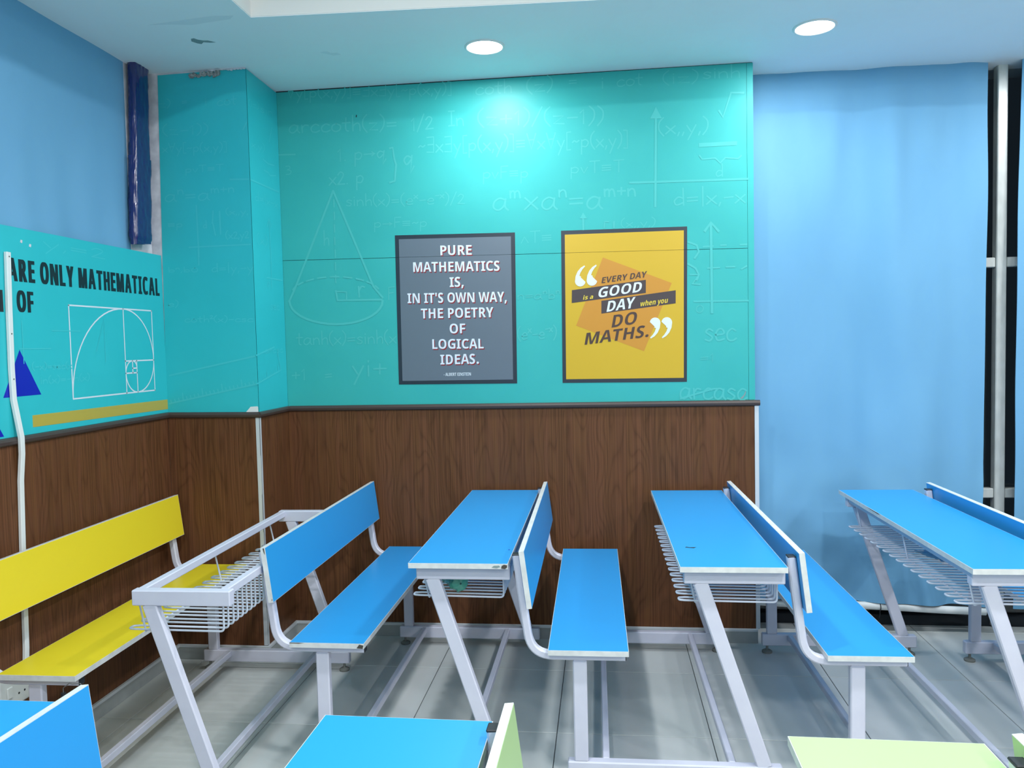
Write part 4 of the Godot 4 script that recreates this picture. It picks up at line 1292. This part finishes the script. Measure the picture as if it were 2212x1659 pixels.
func desk_bench(label: String, at: Vector3, turn: float, seat_color: Material, desk_color: Material, with_top := true, stretch := 1.0, basket_shift := Vector3.ZERO) -> Node3D:
	var t := thing("bench_desk", label, "bench desk", at, turn, "classroom bench desks")
	if stretch != 1.0:
		t.scale = Vector3(1, 1, stretch)
	var yd := 0.792
	var ys := 0.498
	var fz := 0.621
	if with_top:
		board(t, "desk_top", Vector2(0.0, yd), Vector2(0.348, yd), 0.681, desk_color)
	board(t, "seat", Vector2(-0.4446, ys), Vector2(-0.1714, ys), 0.6685, seat_color)
	board(t, "backrest", Vector2(-0.5185, 0.8408), Vector2(-0.4947, 0.6434), 0.676, seat_color)
	var across := Vector3(0, 0, 1)
	var seat_tube: Mesh = once("seat tube", func() -> Mesh:
		var st := begin()
		var pts := [Vector3(-0.5500, 0.815, 0), Vector3(-0.5265, 0.62, 0), Vector3(-0.506, 0.4645, 0), Vector3(-0.182, 0.4645, 0)]
		add_sweep(st, fillet(pts, 0.095, 9), rect_profile(0.027, 0.032, 0.005), across)
		return st.commit())
	var cap: Mesh = once("cap", func() -> Mesh:
		var st := begin()
		add_box(st, Vector3(-0.0135, 0.0, -0.016), Vector3(0.0135, 0.006, 0.016), 0.002)
		return st.commit())
	var cap_end: Mesh = once("cap end", func() -> Mesh:
		var st := begin()
		add_box(st, Vector3(0.0, -0.0125, -0.015), Vector3(0.004, 0.0125, 0.015), 0.002)
		return st.commit())
	var seat_leg: Mesh = once("seat leg", func() -> Mesh:
		var st := begin()
		add_box(st, Vector3(-0.362, 0.094, -0.015), Vector3(-0.314, 0.451, 0.015), 0.004)
		return st.commit())
	var desk_leg: Mesh = once("desk leg", func() -> Mesh:
		var st := begin()
		add_sweep(st, [Vector3(0.0715, 0.726, 0), Vector3(0.279, 0.094, 0)], rect_profile(0.0485, 0.030, 0.004), across)
		return st.commit())
	var base: Mesh = once("base", func() -> Mesh:
		var st := begin()
		add_box(st, Vector3(-0.385, 0.038, -0.018), Vector3(0.339, 0.0955, 0.018), 0.004)
		return st.commit())
	var foot: Mesh = once("foot", func() -> Mesh:
		var st := begin()
		add_lathe(st, Vector3.ZERO, [Vector2(0.0, 0.0), Vector2(0.024, 0.0), Vector2(0.025, 0.008), Vector2(0.016, 0.014), Vector2(0.006, 0.016), Vector2(0.006, 0.040), Vector2(0.0, 0.040)], 14)
		return st.commit())
	var rail: Mesh = once("desk rail", func() -> Mesh:
		var st := begin()
		add_box(st, Vector3(0.017, 0.7225, -0.018), Vector3(0.349, 0.7728, 0.018), 0.003)
		return st.commit())
	for s in [-1.0, 1.0]:
		var z: float = s * fz
		var bs := put("base_rail", base, M.frame, t)
		bs.position.z = z
		for x in [-0.36, 0.31]:
			var ft := put("levelling_foot", foot, M.foot, bs)
			ft.position = Vector3(x, 0, 0)
		for m in [["seat_leg", seat_leg], ["desk_leg", desk_leg], ["desk_rail", rail]]:
			var o := put(m[0], m[1], M.frame, t)
			o.position.z = z
		var tube := put("seat_bracket", seat_tube, M.frame, t)
		tube.position.z = z
		var cp := put("end_cap", cap, M.black_cap, tube)
		cp.position = Vector3(-0.5500, 0.813, 0)
		var ce := put("end_cap", cap_end, M.black_cap, tube)
		ce.position = Vector3(-0.183, 0.4645, 0)
	# long members
	var stretcher: Mesh = once("stretcher", func() -> Mesh:
		var st := begin()
		add_box(st, Vector3(-0.012, 0.066, -0.604), Vector3(0.012, 0.0945, 0.604), 0.003)
		return st.commit())
	for x in [-0.253, 0.177]:
		put("stretcher", stretcher, M.frame, t).position.x = x
	var beam: Mesh = once("beam", func() -> Mesh:
		var st := begin()
		add_box(st, Vector3(-0.014, 0.744, -0.604), Vector3(0.014, 0.7722, 0.604), 0.003)
		return st.commit())
	for x in [0.036, 0.330 if with_top else 0.316]:
		put("long_rail", beam, M.frame, t).position.x = x
	# wire basket
	var bk := Node3D.new()
	bk.name = "book_basket"
	t.add_child(bk)
	bk.position = basket_shift
	var r := 0.0036
	var hair: Mesh = once("hairpin", func() -> Mesh:
		var st := begin()
		var w := 0.017
		var yb := 0.637
		for s in [-w, w]:
			add_sweep(st, fillet([Vector3(0.338, 0.746, s), Vector3(0.338, yb, s), Vector3(0.030, yb + 0.004, s)], 0.014, 4), round_profile(r, 6), across, true)
		add_sweep(st, fillet([Vector3(0.031, yb + 0.004, -w), Vector3(0.008, yb + 0.004, -w * 0.72), Vector3(0.008, yb + 0.004, w * 0.72), Vector3(0.031, yb + 0.004, w)], 0.008, 4), round_profile(r, 6), Vector3(0, 1, 0), true)
		return st.commit())
	for k in 16:
		put("wire_loop", hair, M.wire, bk).position.z = (k - 7.5) * 0.0725
	var long_bar: Mesh = once("basket bar", func() -> Mesh:
		var st := begin()
		add_sweep(st, [Vector3(0, 0, -0.557), Vector3(0, 0, 0.557)], round_profile(0.0036, 6), Vector3(0, 1, 0), true)
		return st.commit())
	for q in [[0.066, 0.6335]]:
		put("wire_bar", long_bar, M.wire, bk).position = Vector3(q[0], q[1], 0)
	var drop: Mesh = once("basket drop", func() -> Mesh:
		var st := begin()
		add_sweep(st, [Vector3(0.040, 0.750, 0), Vector3(0.064, 0.632, 0)], round_profile(0.0036, 6), across, true)
		return st.commit())
	for z in [-0.553, 0.0, 0.553]:
		put("hanger", drop, M.wire, bk).position.z = z
	return t

func scuff(parent: Node, fr: Array, pts: Array, m: Material) -> void:
	slab("scuff_mark", pts, fr, 0.0, 0.0005, m, parent)

func build_desks() -> void:
	var u1 := desk_bench("yellow bench with topless white desk frame against the wood-panelled corner", Vector3(-2.307, 0, 1.070), 0.0139, M.yellow, M.blue, false, 0.975, Vector3(-0.035, -0.012, 0.03))
	var u2 := desk_bench("blue bench desk with green bottle in its basket behind the topless frame", Vector3(-1.4348, 0, 0.7293), 0.0006, M.blue, M.blue, true, 1.0, Vector3(-0.022, 0, 0))
	var u3 := desk_bench("blue bench desk below yellow poster, ending at the mural's edge trim", Vector3(-0.5171, 0, 0.7461), 0.0106, M.blue, M.blue)
	var u4 := desk_bench("blue bench desk with paper scrap in its basket before blue curtain", Vector3(0.3968, 0, 0.7368), 0.0184, M.blue, M.blue)
	desk_bench("blue bench desk in front of the bare steel window post", Vector3(1.312, 0, 0.79), 0.015, M.blue, M.blue)
	desk_bench("blue bench desk standing past the yellow bench's loose cable end", Vector3(-2.253, 0, 3.19), 0.0, M.blue, M.blue)
	desk_bench("blue bench desk whose top touches a pale green backrest", Vector3(-1.337, 0, 3.21), -0.012, M.blue, M.blue)
	desk_bench("pale green bench desk whose backrest touches a blue top", Vector3(-0.424, 0, 3.235), -0.01, M.green, M.green)
	desk_bench("pale green bench desk whose backrest touches a pale green top", Vector3(0.487, 0, 3.29), 0.0, M.green, M.green)
	# chipped and grimy corners
	var near2 := [Vector3(0, 0, 0.6815), Vector3(1, 0, 0), Vector3(0, 1, 0), Vector3(0, 0, 1)]
	var top2 := u2.get_node("desk_top")
	scuff(top2, near2, [0.325, 0.776, 0.338, 0.774, 0.345, 0.779, 0.346, 0.787, 0.335, 0.789, 0.327, 0.785], M.scuff)
	scuff(top2, near2, [0.292, 0.779, 0.31, 0.777, 0.322, 0.781, 0.318, 0.786, 0.3, 0.785], M.peel)
	var seat_near := [Vector3(0, 0, 0.669), Vector3(1, 0, 0), Vector3(0, 1, 0), Vector3(0, 0, 1)]
	scuff(u2.get_node("seat"), seat_near, [-0.198, 0.482, -0.176, 0.480, -0.173, 0.492, -0.188, 0.495], M.scuff)
	scuff(u2.get_node("seat"), seat_near, [-0.444, 0.4955, -0.41, 0.4945, -0.39, 0.4970, -0.444, 0.4975], M.scuff)
	var back_near := [Vector3(0, 0, 0.6765), Vector3(1, 0, 0), Vector3(0, 1, 0), Vector3(0, 0, 1)]
	scuff(u2.get_node("backrest"), back_near, [-0.527, 0.838, -0.522, 0.838, -0.519, 0.815, -0.523, 0.822], M.scuff)
	scuff(u2.get_node("backrest"), back_near, [-0.501, 0.652, -0.498, 0.650, -0.4985, 0.657], M.scuff)
	var desk_up := [Vector3(0, 0.792, 0), Vector3(1, 0, 0), Vector3(0, 0, -1), Vector3(0, 1, 0)]
	scuff(u3.get_node("desk_top"), desk_up, [0.045, -0.43, 0.075, -0.44, 0.085, -0.425, 0.062, -0.428, 0.05, -0.42], M.poster_dark)
	scuff(u2.get_node("desk_top"), desk_up, [0.328, -0.50, 0.333, -0.502, 0.334, -0.494, 0.329, -0.493], M.print_blue)
	var edge4 := [Vector3(-0.0005, 0, 0), Vector3(0, 0, 1), Vector3(0, 1, 0), Vector3(-1, 0, 0)]
	scuff(u4.get_node("desk_top"), edge4, [-0.28, 0.79, -0.13, 0.791, -0.15, 0.7875, -0.22, 0.788], M.scuff)

func build_small_things() -> void:
	# green plastic bottle lying in the basket of the second desk
	var bt := thing("plastic_bottle", "crumpled green plastic bottle lying in wire basket under blue desk", "bottle", Vector3(-1.325, 0.686, 1.20), 0.0)
	var wr := noise(6.0, 33, 3)
	var st := begin()
	var prof := [[0.0, 0.004], [0.005, 0.030], [0.02, 0.034], [0.09, 0.033], [0.15, 0.034], [0.175, 0.028], [0.20, 0.014], [0.215, 0.013], [0.22, 0.0]]
	var f := func(u: float, v: float) -> Vector3:
		var q := v * (prof.size() - 1)
		var k := mini(int(q), prof.size() - 2)
		var a: Array = prof[k]
		var b: Array = prof[k + 1]
		var x := lerpf(a[0], b[0], q - k)
		var r := lerpf(a[1], b[1], q - k) * (1.0 + wr.get_noise_3d(cos(TAU * u) * 0.4, sin(TAU * u) * 0.4, x * 6.0) * 0.35)
		return Vector3(sin(TAU * u) * r, cos(TAU * u) * r * 0.95, x - 0.11)
	add_sheet_tube(st, 24, 40, f)
	obj("bottle_body", st, M.plastic, bt)
	var cp := begin()
	add_sweep(cp, [Vector3(0, 0, 0.098), Vector3(0, 0, 0.116)], round_profile(0.015, 14), Vector3(0, 1, 0), true)
	obj("bottle_cap", cp, M.plastic, bt)
	bt.rotation.y = 0.5 + PI
	# paper in the basket of the fourth desk
	var ps := begin()
	var pn := noise(7.0, 12, 2)
	var g := func(u: float, v: float) -> Vector3:
		return Vector3((u - 0.5) * 0.11, 0.012 + pn.get_noise_2d(u * 1.4, v * 1.4) * 0.012, (v - 0.5) * 0.16)
	add_sheet(ps, 10, 12, g, Vector3.UP, 0.001)
	var po := obj("paper_scrap", ps, M.paper)
	po.position = Vector3(0.575, 0.645, 0.75)
	po.rotation.y = 0.3
	tag(po, "crumpled pale paper scrap lying in wire basket under blue desk", "paper")
	# cable casing on the side wall
	var c := begin()
	var path := []
	for q in [[1.916, 1.393], [1.70, 1.400], [1.49, 1.404], [1.38, 1.402], [1.30, 1.396], [1.24, 1.391], [1.18, 1.388], [1.08, 1.388], [0.837, 1.397], [0.46, 1.407], [0.36, 1.415]]:
		var off: float = 0.008 + 0.014 * smoothstep(0.16, 0.0, absf(q[0] - 1.23))
		path.append(Vector3(LEFT_X + off, q[0], q[1]))
	add_sweep(c, path, rect_profile(0.021, 0.014, 0.002), Vector3(1, 0, 0))
	var cd := obj("cable_casing", c, M.pvc)
	tag(cd, "slim white cable casing running down the side wall", "cable casing")
	for q in [[1.90, 1.3935], [1.62, 1.402], [1.455, 1.4035], [1.12, 1.389]]:
		var sc := begin()
		add_sweep(sc, [Vector3(LEFT_X + 0.0145, q[0], q[1]), Vector3(LEFT_X + 0.0165, q[0], q[1])], round_profile(0.0028, 8), Vector3(0, 1, 0), true)
		obj("screw", sc, M.screw, cd)
	# wall socket
	var so := thing("wall_socket", "white three-pin wall socket low on the wood panelling", "socket", Vector3(LEFT_X, 0.345, 1.50))
	boxed("plate", Vector3(0, -0.06, -0.075), Vector3(0.035, 0.06, 0.075), M.pvc, so, 0.006)
	for q in [[0.012, -0.028, 0.005], [-0.02, -0.042, 0.004], [-0.02, -0.014, 0.004]]:
		var h := begin()
		add_sweep(h, [Vector3(0.0345, q[0], q[1]), Vector3(0.0356, q[0], q[1])], round_profile(q[2], 10), Vector3(0, 1, 0), true)
		obj("pin_hole", h, M.black_cap, so)
	boxed("switch", Vector3(0.035, -0.02, 0.02), Vector3(0.041, 0.02, 0.045), M.pvc, so, 0.002)
	# loose wires and black sleeves at the end of the yellow seat
	var lw := thing("loose_cable", "thin wire with two black sleeves hanging from yellow seat end", "cable", Vector3(-2.452, 0.478, 1.735))
	var ws := begin()
	add_sweep(ws, fillet([Vector3(0.012, -0.02, 0.0), Vector3(0.012, 0.003, 0.002), Vector3(-0.02, 0.0, 0.002), Vector3(-0.028, 0.004, 0.002), Vector3(-0.034, -0.002, 0.002), Vector3(-0.052, -0.014, 0.0), Vector3(-0.052, -0.034, 0.0)], 0.004, 3), round_profile(0.0014, 6), Vector3(0, 0, 1), true)
	obj("wire", ws, M.screw, lw)
	for q in [[0.012, -0.018, -0.10], [-0.052, -0.03, -0.12]]:
		var sv := begin()
		add_sweep(sv, [Vector3(q[0], q[1], 0), Vector3(q[0], q[2], 0)], round_profile(0.0075, 10), Vector3(0, 0, 1), true)
		obj("sleeve", sv, M.black_cap, lw)

func _ready() -> void:
	# ---- camera
	var cam := Camera3D.new()
	cam.name = "camera"
	cam.fov = rad_to_deg(2.0 * atan(1659.0 * 0.5 / 1711.24))
	cam.near = 0.05
	cam.far = 60.0
	cam.transform = Transform3D(Basis.from_euler(Vector3(-0.0505, 0.1153, -0.0227), EULER_ORDER_YXZ), Vector3(-0.7507, 1.5418, 4.0604))
	add_child(cam)
	cam.current = true
	# ---- night outside, exposure
	var env := Environment.new()
	env.background_mode = Environment.BG_COLOR
	env.background_color = Color(0.085, 0.115, 0.14)
	env.tonemap_mode = Environment.TONE_MAPPER_LINEAR
	env.tonemap_exposure = 1.0
	env.sdfgi_enabled = true
	env.ssao_enabled = true
	env.ssil_enabled = true
	var we := WorldEnvironment.new()
	we.name = "world_environment"
	we.environment = env
	add_child(we)
	make_materials()
	# ---- lamps: downlights in the border and in the tray
	var cool := Color(0.97, 0.982, 1.0)
	var e := 2.8
	downlight(-1.262, 0.425, CEIL, "glowing round downlight in ceiling border above grey poster", cool, e * 0.47)
	downlight(0.190, 0.400, CEIL, "glowing round downlight in ceiling border above blue curtain", cool, e * 0.47)
	downlight(1.64, 0.40, CEIL, "glowing round downlight in ceiling border past the steel window post", cool, e * 0.47)
	for x in [-1.3, 0.5, 2.3]:
		for z in [2.2, 3.9, 5.6, 7.3]:
			downlight(x, z, CEIL + 0.28, "glowing round downlight in the raised white ceiling tray", cool, e)
	# ---- room
	build_floor()
	build_back_wall()
	build_column()
	build_left_wall()
	build_far_walls()
	build_ceiling()
	build_curtains()
	# ---- things
	build_desks()
	build_posters()
	build_small_things()
